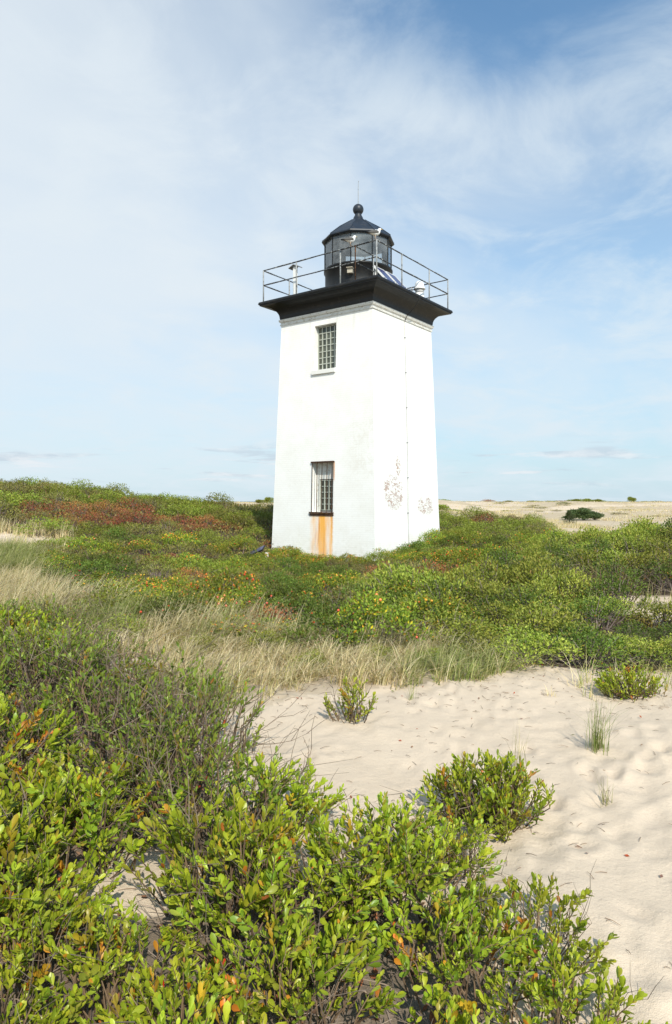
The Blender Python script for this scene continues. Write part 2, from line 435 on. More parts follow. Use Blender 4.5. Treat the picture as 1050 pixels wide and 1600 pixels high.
tower = empty('lighthouse', (TCX, TCY, ZG), PHI)
tag(tower, 'square tapering white brick lighthouse with black gallery and lantern, rust streak under its lower window', 'lighthouse')

M_white, h, out = mat('white_painted_brick')
uvn = h.n('ShaderNodeUVMap').outputs[0]
su = h.n('ShaderNodeSeparateXYZ', i={0: uvn}); U, Vv = su.outputs[0], su.outputs[1]
br = h.n('ShaderNodeTexBrick', i={'Vector': uvn, 'Scale': 1.0, 'Mortar Size': .006, 'Brick Width': .21, 'Row Height': .072, 'Mortar Smooth': .6, 'Color1': (1, 1, 1, 1), 'Color2': (.8, .8, .8, 1), 'Mortar': (0, 0, 0, 1)})
nA = h.noise(uvn, 1.1, 5, .6); nB = h.noise(uvn, 9, 6, .7); nC = h.noise(uvn, 34, 5, .7)
col = h.mix(h.ramp(nA, .35, .7), (.85, .845, .82), (.80, .79, .75))
col = h.mix(h.ramp(nB, .52, .75, 0, .22), col, (.60, .56, .47))
col = h.mix(h.m('MULTIPLY', h.m('SUBTRACT', 1.0, br.outputs['Color']), .16), col, (.50, .47, .42))
# dingy worn band near the shared front corner
worn = h.m('MULTIPLY', h.ramp(U, .7, 1.6), h.m('MULTIPLY', h.ramp(U, 5, 4, 0, 1), h.ramp(h.m('ABSOLUTE', h.m('SUBTRACT', Vv, 3.4)), .4, 1.8, 1, 0)))
col = h.mix(h.m('MULTIPLY', worn, h.ramp(h.noise(uvn, 4.5, 7, .7, 1.2), .46, .60, 0, .35)), col, (.66, .62, .54))
# chips all over, dense in the two patches of flaked paint on the right face
def ell(cu, cv, ru, rv):
    a_ = h.m('POWER', h.m('DIVIDE', h.m('SUBTRACT', U, cu), ru), 2.0); b__ = h.m('POWER', h.m('DIVIDE', h.m('SUBTRACT', Vv, cv), rv), 2.0)
    return h.ramp(h.m('ADD', a_, b__), .25, 1.25, 1, 0)
e1 = ell(10 - .95, .30 + EYE, .85, .85); e1b = ell(10 - .62, 1.15 + EYE, .22, .5); e2 = ell(10 + 1.15, -.15 + EYE, .85, .48); e3 = ell(-1.5, -1.62 + EYE, .6, .12)
dens = h.m('MAXIMUM', h.m('MAXIMUM', e1, e1b), h.m('MAXIMUM', h.m('MULTIPLY', e2, .95), e3))
patchn = h.m('ADD', h.m('MULTIPLY', h.noise(h.scale(uvn, (.8, 1.5, 1)), 8.5, 8, .72, 1.6), .72), h.m('MULTIPLY', h.noise(uvn, 3.1, 3, .6, 1.0), .28))
thr = h.m('SUBTRACT', .80, h.m('MULTIPLY', dens, .297))
chip = h.ramp(h.m('SUBTRACT', patchn, thr), 0.0, .03)
chipc = h.mix(h.noise(uvn, 40, 3, .7), (.30, .17, .13), (.56, .40, .33))
col = h.mix(h.m('MULTIPLY', chip, .85), col, chipc)
# rust running down from the lower window grille
vert = h.scale(uvn, (1, .05, 1))
st1 = h.noise(vert, 11, 5, .65); st2 = h.noise(h.scale(uvn, (1, .22, 1)), 7, 5, .6)
Uw = h.m('ADD', U, h.m('MULTIPLY', h.m('SUBTRACT', h.noise(h.scale(uvn, (.2, 1, 1)), 5, 5, .7), .5), .16)); inu = h.m('MULTIPLY', h.ramp(Uw, -.52, -.30), h.ramp(Uw, .46, .545, 1, 0))
inv = h.m('MULTIPLY', h.ramp(Vv, -.37 + EYE, -.36 + EYE, 1, 0), h.ramp(Vv, -2.4 + EYE, -.6 + EYE, .85, 1))
corea = h.m('ADD', h.ramp(h.m('ABSOLUTE', h.m('SUBTRACT', U, .08)), .05, .28, .34, 0), h.ramp(h.m('ABSOLUTE', h.m('SUBTRACT', U, .44)), .02, .14, .22, 0))
rustm = h.m('MULTIPLY', h.m('MULTIPLY', inu, inv), h.ramp(h.m('ADD', h.m('ADD', h.m('MULTIPLY', st1, .7), h.m('MULTIPLY', st2, .4)), corea), .50, .86))
halo = h.m('MULTIPLY', h.m('MULTIPLY', inu, inv), h.ramp(st2, .3, .7, .22, .62))
rc = h.mix(h.ramp(st1, .5, .66), (.86, .42, .07), (.56, .20, .03))
col = h.mix(h.m('MAXIMUM', h.m('MULTIPLY', rustm, .97), halo), col, rc)
# faint grey runs under the cornice and weathering of the lower courses
runs = h.m('MULTIPLY', h.ramp(h.noise(h.scale(uvn, (1, .06, 1)), 7, 5, .65), .50, .72), h.ramp(Vv, 4.8 + EYE, 6.3 + EYE, 0, .30))
col = h.mix(runs, col, (.50, .48, .42))
foot_ = h.m('MULTIPLY', h.ramp(h.noise(uvn, 5, 6, .7, .5), .42, .68), h.ramp(Vv, -.8 + EYE, -2.0 + EYE, 0, .35))
col = h.mix(foot_, col, (.52, .50, .40))
# thin rust lines up the right jamb
jamb = h.m('MULTIPLY', h.m('MULTIPLY', h.ramp(U, .485, .50), h.ramp(U, .52, .56, 1, 0)), h.m('MULTIPLY', h.ramp(Vv, .62 + EYE, .8 + EYE), h.ramp(Vv, 1.30 + EYE, 1.32 + EYE, 1, 0)))
col = h.mix(h.m('MULTIPLY', jamb, .8), col, (.62, .26, .06))
bh = h.m('ADD', h.m('MULTIPLY', br.outputs['Color'], .5), h.m('MULTIPLY', nC, .6)); bh = h.m('SUBTRACT', bh, h.m('MULTIPLY', chip, .8))
bmp = h.n('ShaderNodeBump', i={'Strength': .6, 'Distance': .008, 'Height': bh})
p = h.n('ShaderNodeBsdfPrincipled', i={'Base Color': col, 'Roughness': .75, 'Specular IOR Level': .2, 'Normal': bmp.outputs[0]})
h.t.links.new(p.outputs[0], out.inputs[0])

M_blk = simple('black_iron_paint', (.009, .010, .011), .45, 0, .4, 3.0, .35, .3, (.022, .020, .018))
M_rail = simple('flaking_rail_paint', (.035, .037, .04), .55, 0, .4, 7, .4, 0, (.45, .46, .44))
M_post = simple('worn_grey_post_paint', (.30, .31, .31), .6, 0, .4, 9, .3, 0, (.06, .06, .06))
M_rust = simple('rusty_iron', (.045, .026, .018), .8, 0, .5, 14, .2, .4, (.20, .085, .03))
M_trim = simple('weathered_white_trim', (.70, .69, .65), .7, 0, .12, 5, .2, .3, (.50, .46, .38))
M_wht = simple('white_enamel', (.78, .78, .76), .4, 0, .06, 4, .4)
M_frame = simple('pale_green_grey_bars', (.42, .44, .38), .6, 0, .2, 12, .3)
M_ceil = simple('grey_lantern_lining', (.72, .74, .74), .6, 0, .15, 4, .3)
M_roof = simple('blue_black_roof_paint', (.018, .024, .034), .45, 0, .35, 3, .4, .2, (.035, .035, .038))

# wall with window openings in the front-left face
LO0, LO1, UP0, UP1 = -.36, 1.30, 4.44, 5.95
WX0, WX1 = -.42, .495
wall = Geo(); wuv = []
def facept(side, t, z, off=0.0):
    a = half(z) + off
    return {0: (t, -a), 1: (a, t), 2: (-t, a), 3: (-a, -t)}[side] + (ez(z),)
def wquad(side, q):
    """q: list of (t,z) counter-clockwise seen from outside"""
    wall.add([facept(side, t, z) for t, z in q], np.array([range(len(q))]))
    wuv.extend([(t + side * 10, z + EYE) for t, z in q])
zb_ = -3.2; zt_ = 6.70
def a_(z): return half(z)
for side in range(4):
    zsx = [zb_] + list(np.linspace(-2.2, 6.2, 12)) + [zt_]
    if side:
        for z0, z1 in zip(zsx[:-1], zsx[1:]): wquad(side, [(-a_(z0), z0), (a_(z0), z0), (a_(z1), z1), (-a_(z1), z1)])
    else:
        zsx = [zb_, LO0, LO1, UP0, UP1, zt_]
        for z0, z1 in zip(zsx[:-1], zsx[1:]):
            wquad(0, [(-a_(z0), z0), (WX0, z0), (WX0, z1), (-a_(z1), z1)])
            wquad(0, [(WX1, z0), (a_(z0), z0), (a_(z1), z1), (WX1, z1)])
            if (z0, z1) not in ((LO0, LO1), (UP0, UP1)): wquad(0, [(WX0, z0), (WX1, z0), (WX1, z1), (WX0, z1)])
        for z0, z1, dep in ((LO0, LO1, .34), (UP0, UP1, .22)):
            A0, A1 = -half(z0), -half(z1); yb = A0 + dep
            for q in ([(WX0, A0, z0), (WX0, yb, z0), (WX0, yb, z1), (WX0, A1, z1)], [(WX1, A1, z1), (WX1, yb, z1), (WX1, yb, z0), (WX1, A0, z0)],
                      [(WX0, A0, z0), (WX1, A0, z0), (WX1, yb, z0), (WX0, yb, z0)], [(WX0, A1, z1), (WX0, yb, z1), (WX1, yb, z1), (WX1, A1, z1)]):
                wall.add([(x_, y_, ez(z_)) for x_, y_, z_ in q], np.array([range(4)])); wuv.extend([(45 + y_, z_ + EYE) for x_, y_, z_ in q])
wo_ = wall.obj('brick_wall', M_white, tower)
ul = wo_.data.uv_layers.new(name='UVMap'); arr = np.array(wuv, np.float32)
lv = np.zeros(len(wo_.data.loops), np.int32); wo_.data.loops.foreach_get('vertex_index', lv)
ul.data.foreach_set('uv', arr[lv].ravel())

# --- square rings swept around the tower
def ring(geo, prof, n=1, c=(1, 1, 1)):
    """prof: list of (half width, z eye-relative)"""
    v = []
    for a, z in prof: v += [(-a, -a, ez(z)), (a, -a, ez(z)), (a, a, ez(z)), (-a, a, ez(z))]
    f = [(i * 4 + k_, i * 4 + (k_ + 1) % 4, (i + 1) * 4 + (k_ + 1) % 4, (i + 1) * 4 + k_) for i in range(len(prof) - 1) for k_ in range(4)]
    geo.add(v, np.array(f), c)
tr_ = Geo(); at0 = half(6.38)
ring(tr_, [(at0 + .003, 6.18), (at0 + .035, 6.185), (at0 + .04, 6.235), (at0 + .012, 6.26), (at0 + .012, 6.285), (at0 + .055, 6.305), (at0 + .075, 6.35), (at0 + .08, 6.39), (at0 - .05, 6.40)])
tr_.obj('cornice_moulding', M_trim, tower)
cv = Geo()
prof = [(at0 - .02, 6.375), (at0 + .035, 6.385), (at0 + .045, 6.44)]
for i in range(9):
    t = i / 8 * math.pi / 2
    prof.append((at0 + .05 + .46 * (1 - math.cos(t)), 6.46 + .40 * math.sin(t)))
prof += [(2.475, 6.862), (2.48, 6.90)]
ring(cv, prof)
cv.obj('cove', M_blk, tower)
dk = Geo(); ring(dk, [(2.36, 6.895), (2.505, 6.90), (2.515, 6.93), (2.50, 6.985), (2.48, 7.0), (.5, 7.005)])
dk.add([(-.5, -.5, ez(7.005)), (.5, -.5, ez(7.005)), (.5, .5, ez(7.005)), (-.5, .5, ez(7.005))], np.array([(0, 1, 2, 3)]))
dk.obj('gallery_deck', M_blk, tower)

# --- railing
rl = empty('gallery_railing', (0, 0, ez(7.0))); rl.parent = tower
q_ = 2.38; HR = 1.12; HM = .60
rg_ = random.Random(4)
def railbar(p0, p1, r_=.021):
    n_ = 12
    pts = [Vector(p0).lerp(Vector(p1), i / n_) + Vector((0, 0, rg_.uniform(-.004, .004))) for i in range(n_ + 1)]
    g_ = Geo(); g_.tube(pts, [r_ * rg_.uniform(.85, 1.2) for _ in pts], 7); return g_
for hh in (HR, HM):
    for s_ in ((-q_, -q_, q_, -q_), (q_, -q_, q_, q_), (q_, q_, -q_, q_), (-q_, q_, -q_, -q_)):
        railbar((s_[0], s_[1], hh), (s_[2], s_[3], hh)).obj('rail', M_rail, rl, True)
def post(x_, y_, mt, r_=.024, top=HR):
    g_ = Geo(); g_.tube([(x_, y_, -.02), (x_, y_, top * .5), (x_, y_, top + .012)], [r_, r_ * .95, r_], 8)
    g_.lathe([(r_ * 2.0, 0), (r_ * 2.0, .02), (r_ * 1.2, .03)], 8, ctr=(x_, y_, 0)); return g_.obj('post', mt, rl, True)
for i in range(4):
    c_, s_ = [(1, 0), (0, 1), (-1, 0), (0, -1)][i]
    for t in (-q_, -.87, .98):
        x_, y_ = (c_ * q_ - s_ * t, s_ * q_ + c_ * t) if t != -q_ else (c_ * q_ + s_ * q_, s_ * q_ - c_ * q_)
        post(x_, y_, M_post)
post(1.584, -2.40, M_rust, .022)
for hh in (HR - .02, HM - .02): railbar((1.584, -2.38, hh), (1.584, -1.35, hh), .019).obj('gate_rail', M_rail, rl, True)
post(1.584, -1.35, M_post, .02, HR)

# --- lantern room
LR0, LRZ0, LRZ1 = 1.20, 8.22, 9.27
lx, ly = .03, .0
AOFF = -68 * math.pi / 180 - PHI
ln = empty('lantern_room', (lx, ly, 0)); ln.parent = tower
pa = Geo(); pa.lathe([(1.25, ez(6.99)), (1.25, ez(7.05)), (1.19, ez(7.07)), (1.19, ez(8.14)), (1.235, ez(8.16)), (1.24, ez(8.22)), (1.14, ez(8.225)), (1.14, ez(7.01))], 40, a0=AOFF)
pao = pa.obj('parapet', M_blk, ln, True)
def dec(a): return (math.cos(AOFF + a * math.pi / 5), math.sin(AOFF + a * math.pi / 5))
# bolts and a small hooded vent on the parapet
camang = -math.pi / 2 - PHI
for off_, zz in ((-.25, 7.78),):
    M_ = Matrix.Rotation(camang + off_, 4, 'Z')
    g_ = Geo(); g_.box(1.18, 1.34, -.09, .09, ez(zz), ez(zz + .16), M=M_); g_.box(1.18, 1.40, -.11, .11, ez(zz + .16), ez(zz + .18), M=M_)
    g_.obj('vent_hood', simple('tan_metal', (.42, .38, .30), .6), ln)
for i in range(10):
    mm = Geo(); c_, s_ = dec(i); mm.tube([(LR0 * c_, LR0 * s_, ez(LRZ0)), (LR0 * c_, LR0 * s_, ez(LRZ1))], .020, 4)
    mm.obj('glazing_bar', M_blk, ln)
m, h, out = mat('lantern_glass')
tr = h.n('ShaderNodeBsdfTransparent', i={'Color': (.80, .84, .85, 1)})
gl = h.n('ShaderNodeBsdfGlossy', i={'Color': (.9, .93, .95, 1), 'Roughness': .02})
fr = h.n('ShaderNodeFresnel', i={'IOR': 1.5})
df = h.n('ShaderNodeBsdfDiffuse', i={'Color': (.50, .53, .54, 1)})
ob = h.n('ShaderNodeTexCoord').outputs['Object']
salt = h.n('ShaderNodeMixShader', i={0: h.ramp(h.noise(ob, 2.5, 5, .6), .3, .7, .12, .32), 1: tr.outputs[0], 2: df.outputs[0]})
ms = h.n('ShaderNodeMixShader', i={0: h.m('MULTIPLY', fr.outputs[0], 1.0, clamp=True), 1: salt.outputs[0], 2: gl.outputs[0]})
h.t.links.new(ms.outputs[0], out.inputs[0]); M_glass = m
for i in range(10):
    (c0, s0), (c1, s1) = dec(i), dec(i + 1); r_ = LR0 - .008
    g_ = Geo(); g_.add([(r_ * c0, r_ * s0, ez(LRZ0)), (r_ * c1, r_ * s1, ez(LRZ0)), (r_ * c1, r_ * s1, ez(LRZ1)), (r_ * c0, r_ * s0, ez(LRZ1))], np.array([(0, 1, 2, 3)]))
    g_.obj('glass_pane', M_glass, ln)
# lining over the upper part of the back panes and the ceiling
g_ = Geo(); g_.lathe([(1.15, ez(9.20)), (.3, ez(9.45)), (.02, ez(9.5))], 10, a0=AOFF)
g_.obj('ceiling', M_ceil, ln)
# the small lens on its pedestal
g_ = Geo(); g_.lathe([(.22, ez(7.02)), (.10, ez(7.2)), (.08, ez(8.2)), (.16, ez(8.24)), (.16, ez(8.30))], 14)
g_.lathe([(.14, ez(8.30)), (.17, ez(8.38)), (.18, ez(8.48)), (.17, ez(8.58)), (.12, ez(8.66)), (.02, ez(8.70))], 14); g_.obj('lens_pedestal', simple('grey_lens', (.28, .3, .3), .3), ln, True)
rf_ = Geo()
rf_.lathe([(1.16, ez(9.20)), (1.285, ez(9.22)), (1.315, ez(9.25)), (1.30, ez(9.30)), (.86, ez(9.66)), (.30, ez(10.04)), (.22, ez(10.06))], 10, a0=AOFF)
for i in range(10):
    c_, s_ = dec(i); rf_.tube([(1.30 * c_, 1.30 * s_, ez(9.305)), (.86 * c_, .86 * s_, ez(9.665)), (.28 * c_, .28 * s_, ez(10.05))], .014, 5)
rfo = rf_.obj('roof', M_roof, ln)
g_ = Geo(); g_.lathe([(.24, ez(10.0)), (.235, ez(10.08)), (.19, ez(10.10)), (.17, ez(10.18)), (.12, ez(10.27)), (.12, ez(10.32))], 20); g_.obj('vent_neck', M_roof, rfo, True)
g_ = Geo(); zc = 10.475; g_.lathe([(max(.001, .195 * math.sin(t)), ez(zc - .195 * math.cos(t))) for t in np.linspace(.25, math.pi, 14)], 24); g_.obj('vent_ball', M_roof, rfo, True)
g_ = Geo(); g_.tube([(0, 0, ez(10.65)), (0, 0, ez(11.2)), (.006, 0, ez(11.50))], [.014, .010, .007], 6)
g_.tube([(0, 0, ez(11.44)), (.03, .0, ez(11.50))], .005, 5); g_.obj('lightning_rod', M_post, rfo)

# --- windows
def window(z0, z1, dep, cols, rows, gx0, gx1, gz0, gz1, sill_w, nm):
    yb = -half(z0) + dep
    wn = empty('window', (0, yb, ez(z0))); wn.parent = tower
    H_ = z1 - z0
    bk = Geo(); bk.box(WX0 - .02, WX1 + .02, .05, .09, -.02, H_ + .02); bk.obj('backing', simple(nm + '_dim_interior', (.035, .037, .03), .6), wn)
    gp = Geo(); gp.add([(gx0, .02, gz0), (gx1, .02, gz0), (gx1, .02, gz1), (gx0, .02, gz1)], np.array([(0, 1, 2, 3)])); gp.obj('pane', M_glass2, wn)
    fr_ = Geo(); t = .016
    for i in range(cols + 1):
        x_ = gx0 + (gx1 - gx0) * i / cols; fr_.box(x_ - t, x_ + t, -.012, .016, gz0 + t, gz1 - t)
    for j in range(rows + 1):
        z_ = gz0 + (gz1 - gz0) * j / rows
        fr_.box(gx0 - t, gx1 + t, -.010, .014, z_ - t * .8, z_ + t * .8)
    fr_.obj('window_bars', M_frame, wn)
    return wn
m, h, out = mat('dark_window_glass')
ob = h.n('ShaderNodeTexCoord').outputs['Object']
c = h.mix(h.ramp(h.noise(ob, 3.0, 3, .6), .35, .65), (.045, .05, .035), (.11, .115, .085))
p = h.n('ShaderNodeBsdfPrincipled', i={'Base Color': c, 'Roughness': .12, 'Specular IOR Level': .5})
h.t.links.new(p.outputs[0], out.inputs[0]); M_glass2 = m
wu = window(UP0, UP1, .22, 5, 7, WX0 + .03, WX1 - .03, .02, UP1 - UP0 - .03, .97, 'upper')
g_ = Geo(); ys = -half(UP0) - (-half(UP0) + .22)
g_.box(WX0 - .06, WX1 + .0, ys - .07, ys + .0, -.15, -.02); g_.obj('sill', M_white2 := simple('white_sill_paint', (.74, .73, .69), .7, 0, .08, 5, .2), wu)
H_ = LO1 - LO0
wl = window(LO0, LO1, .30, 4, 5, WX0 + .16, WX1 - .02, .06, H_ * .64, 1.0, 'lower')
g_ = Geo(); g_.box(WX0, WX1, -.02, .045, H_ * .665, H_); g_.box(WX0, WX0 + .135, -.02, .045, 0, H_ * .665); g_.obj('blanking_board', M_trim, wl)
yf = -half(LO0) - (-half(LO0) + .30); yf1 = yf + .05
gr = Geo(); gr.box(WX0 - .06, WX1 + .03, yf - .06, yf + .03, -.055, -.005); gr.box(WX0 - .06, WX1 + .03, yf - .03, yf - .002, -.13, -.075); gr.obj('rusty_sill_plate', M_rust, wl)
gr = Geo(); gr.box(WX0 - .02, WX1 + .03, yf1 - .06, yf1 + .03, H_ - .015, H_ + .035); gr.obj('rusty_lintel', M_rust, wl)
for i in range(5):
    x_ = WX0 + .025 + (WX1 - WX0 - .07) * i / 4 * 1.0
    g_ = Geo(); g_.tube([(x_, yf - .02, -.02), (x_, yf1 - .025, H_)], .013, 6); g_.obj('window_bar', M_rust, wl)

# --- conduit on the right face and the loose cable
def rp(y_, z, off=.02): return (half(z) + off, y_, ez(z))
g_ = Geo(); cn = [(.02, 6.17), (.02, 5.2), (.015, 4.2), (0.0, 3.2), (-.01, 2.2), (-.03, 1.2), (-.045, .6), (-.06, .2), (-.085, -.2), (-.09, -.9), (-.09, -2.6)]
g_.tube([rp(y_, z) for y_, z in cn], .014, 6); g_.obj('conduit', simple('pale_grey_conduit', (.55, .55, .53), .6), tower, True)
g_ = Geo()
for z in (5.6, 4.4, 3.2, 2.0, .8, -.4): g_.box(half(z) - .005, half(z) + .04, np.interp(z, [c__[1] for c__ in cn][::-1], [c__[0] for c__ in cn][::-1]) - .035, np.interp(z, [c__[1] for c__ in cn][::-1], [c__[0] for c__ in cn][::-1]) + .035, ez(z) - .012, ez(z) + .012)
g_.obj('conduit_clip', M_post, tower)
g_ = Geo(); g_.tube([(2.505, .05, ez(6.93)), (2.50, .05, ez(6.85)), (2.44, .05, ez(6.74)), (2.33, .05, ez(6.6)), (2.2, .03, ez(6.47)), (2.07, .02, ez(6.36)), (1.99, .01, ez(6.24)), (1.96, .02, ez(6.14))], .012, 6)
g_.obj('loose_cable', M_blk, tower, True)

# ------------------------------------------------------------ things standing on the gallery
TM = Matrix.Translation((TCX, TCY, 0)) @ Matrix.Rotation(PHI, 4, 'Z')
def tw(x_, y_, z): v = TM @ Vector((x_, y_, 0)); return (v.x, v.y, z + EYE)
# solar panels
m, h, out = mat('solar_cells')
ob = h.n('ShaderNodeTexCoord').outputs['Object']
bk_ = h.n('ShaderNodeTexBrick', offset=0.0, i={'Vector': ob, 'Scale': 1.0, 'Brick Width': .1, 'Row Height': .1, 'Mortar Size': .004, 'Color1': (.035, .04, .12, 1), 'Color2': (.05, .05, .15, 1), 'Mortar': (.12, .13, .2, 1)})
p = h.n('ShaderNodeBsdfPrincipled', i={'Base Color': bk_.outputs[0], 'Roughness': .2}); h.t.links.new(p.outputs[0], out.inputs[0]); M_cell = m
def solar(lx_, ly_, wid, lab, tilt=48, L=1.1):
    e = empty('solar_panel', tw(lx_, ly_, 7.006), PHI)
    tag(e, lab, 'solar panel', 'solar panels on the lighthouse gallery')
    t = R(tilt); Mx = Matrix.Translation((0, 0, .10)) @ Matrix.Rotation(t, 4, 'Y')
    # local: slope runs down towards +X
    g1 = Geo(); g1.box(-L, 0, -wid / 2 + .03, wid / 2 - .03, .012, .022, M=Mx)
    o = g1.obj('cell_sheet', M_cell, e)
    g1 = Geo()
    g1.box(-L - .03, .03, -wid / 2, -wid / 2 + .022, -.03, .03, M=Mx); g1.box(-L - .03, .03, wid / 2 - .022, wid / 2, -.03, .03, M=Mx)
    g1.box(-L - .03, -L + .005, -wid / 2 + .036, wid / 2 - .036, -.03, .028, M=Mx); g1.box(-.005, .03, -wid / 2 + .036, wid / 2 - .036, -.03, .028, M=Mx)
    g1.box(-L, 0, -wid / 2 + .036, wid / 2 - .036, -.012, .0, M=Mx)
    g1.obj('panel_frame', M_wht, e)
    for sy in (-1, 1):
        y_ = sy * (wid / 2 - .05); top = Mx @ Vector((-L + .1, 0, -.03)); low = Mx @ Vector((-.05, 0, -.03)); g2 = Geo()
        g2.tube([(top.x, y_, top.z), (top.x - .05, y_, .01)], .02, 5); g2.tube([(low.x, y_, low.z), (low.x, y_, .0)], .02, 5)
        g2.tube([(low.x, y_, .02), (top.x - .05, y_, .02)], .02, 5); g2.obj('support', M_wht, e)
solar(2.05, -.62, .62, 'solar panel nearer the lantern, leaning with its white back frame beside the black parapet')
solar(2.05, .12, .62, 'solar panel on the side of the white lamp drum, tilted towards the right rail')
# white drum lamp
lb = empty('beacon_lamp', tw(1.95, 1.05, 7.006), PHI); tag(lb, 'white drum lamp with domed cap standing by the right gallery rail', 'lamp')
g_ = Geo(); g_.lathe([(.20, 0), (.20, .03), (.165, .05), (.165, .36)], 24); g_.obj('drum', M_wht, lb, True)
g_ = Geo(); g_.lathe([(.15, .37), (.15, .50)], 24); g_.obj('louvre', simple('grey_louvre', (.45, .45, .44), .5), lb, True)
g_ = Geo(); g_.lathe([(.20, .50), (.21, .52), (.19, .56), (.165, .60), (.155, .70), (.13, .76), (.07, .80), (.001, .81)], 24); g_.obj('cap', M_wht, lb, True)
g_ = Geo(); g_.tube([(0, 0, .50), (-.34, -.22, .50)], .018, 5); g_.obj('bracket_arm', M_blk, lb)
# white post with angled top plates
wp = empty('instrument_post', tw(-1.28, -1.95, 7.006), PHI); tag(wp, 'square white post with sloping top plates on the left end of the gallery', 'post')
g_ = Geo(); g_.box(-.055, .055, -.055, .055, 0, 1.12); g_.obj('shaft', M_wht, wp)
g_ = Geo()
for sx in (-1, 1):
    g_.box(0, .24, -.12, .12, -.012, .012, M=Matrix.Translation((0, 0, 1.20)) @ Matrix.Rotation(0 if sx > 0 else math.pi, 4, 'Z') @ Matrix.Rotation(R(24), 4, 'Y'))
g_.box(-.07, .07, -.07, .07, 1.121, 1.16)
g_.obj('top_plate', M_post, wp)

# seagulls
def gull(px_local, head_turn, lab, sc=1.0):
    e = empty('seagull', tw(px_local, -2.38, 7.0 + HR + .02), R(18)); tag(e, lab, 'seagull', 'gulls on the gallery rail'); e.scale = (sc,) * 3
    W_, G_, Yl, Bk = (.80, .80, .78), (.09, .085, .08), (.62, .42, .08), (.03, .03, .03)
    # spine rings: x, z, half-width, half-height, colour   (+X is forward)
    S = [(-.245, .165, .012, .006, Bk), (-.20, .172, .028, .012, Bk), (-.14, .182, .045, .030, W_), (-.07, .190, .068, .058, W_), (.0, .200, .078, .072, W_), (.055, .212, .070, .070, W_),
         (.095, .240, .050, .052, W_), (.115, .275, .038, .038, W_), (.128, .305, .036, .034, W_), (.150, .322, .034, .031, W_), (.172, .322, .022, .022, W_), (.182, .320, .011, .012, Yl), (.205, .316, .007, .008, Yl), (.222, .309, .002, .003, Yl)]
    n_ = 14; v, cc = [], []
    for i, (x_, z_, hw, hh, c_) in enumerate(S):
        hh *= 1.25 if 1 < i < 9 else 1
        j0, j1 = S[max(i - 1, 0)], S[min(i + 1, len(S) - 1)]
        d = Vector((j1[0] - j0[0], 0, j1[1] - j0[1])).normalized(); up = Vector((-d.z, 0, d.x))
        tw_ = head_turn * max(0, min(1, (i - 6) / 3))
        for k_ in range(n_):
            a = 2 * math.pi * k_ / n_; q = Vector((x_, 0, z_)) + Vector((0, 1, 0)) * hw * math.cos(a) + up * hh * math.sin(a)
            if tw_: q = Vector((.125, 0, 0)) + Matrix.Rotation(tw_, 3, 'Z') @ (q - Vector((.125, 0, 0)))
            v.append(tuple(q)); cc.append(c_)
    b = Geo(); b.add(v, np.array([(i * n_ + k_, i * n_ + (k_ + 1) % n_, (i + 1) * n_ + (k_ + 1) % n_, (i + 1) * n_ + k_) for i in range(len(S) - 1) for k_ in range(n_)]), np.array(cc))
    for sy in (-1, 1):
        b.tube([(.0, sy * .028, .145), (-.005, sy * .028, .08), (.005, sy * .028, .01)], [.012, .006, .005], 6, c=(.55, .42, .33))
        for fy in (-.02, 0, .02): b.tube([(.0, sy * .028, .006), (.045, sy * .028 + fy, .003)], [.005, .003], 4, c=(.55, .42, .33))
    b.obj('body', M_hip2, e, True)
    for sy in (-1, 1):
        wg = Geo(); T = [(.075, .222, .030), (.04, .235, .052), (-.03, .232, .062), (-.10, .215, .052), (-.18, .197, .030), (-.26, .188, .012), (-.30, .186, .003)]
        v = []; cc = []
        for i, (x_, z_, hh) in enumerate(T):
            yo = .076 if i < 4 else .076 - (i - 3) * .020
            for zz, yy in ((-hh, -.002), (-hh * .5, .012), (hh * .3, .010), (hh * .62, -.012)):
                v.append((x_, sy * (yo + yy), z_ - .01 + zz)); cc.append(G_ if i < 5 else Bk)
            v.append((x_, sy * (yo - .03), z_ + hh * .62)); cc.append(G_ if i < 5 else Bk)
        wg.add(v, np.array([(i * 5 + k_, i * 5 + k_ + 1, (i + 1) * 5 + k_ + 1, (i + 1) * 5 + k_) for i in range(len(T) - 1) for k_ in range(4)]), np.array(cc)); wg.obj('folded_wing', M_hip2, e, True)
        ey = Geo(); ey.lathe([(.001, -.005), (.005, 0), (.001, .005)], 8)
        eo = ey.obj('eye', M_blk, e); p_ = Vector((.125, 0, 0)) + Matrix.Rotation(head_turn, 3, 'Z') @ Vector((.030, sy * .031, .328)); eo.location = p_
M_hip2 = vcol_mat('plumage', .7, 0, .2, 0)
gull(1.38, .1, 'seagull with brownish grey wings standing on the middle of the front gallery rail', 1.06)
gull(2.33, -.1, 'paler seagull perched at the corner of the gallery rail', 1.08)

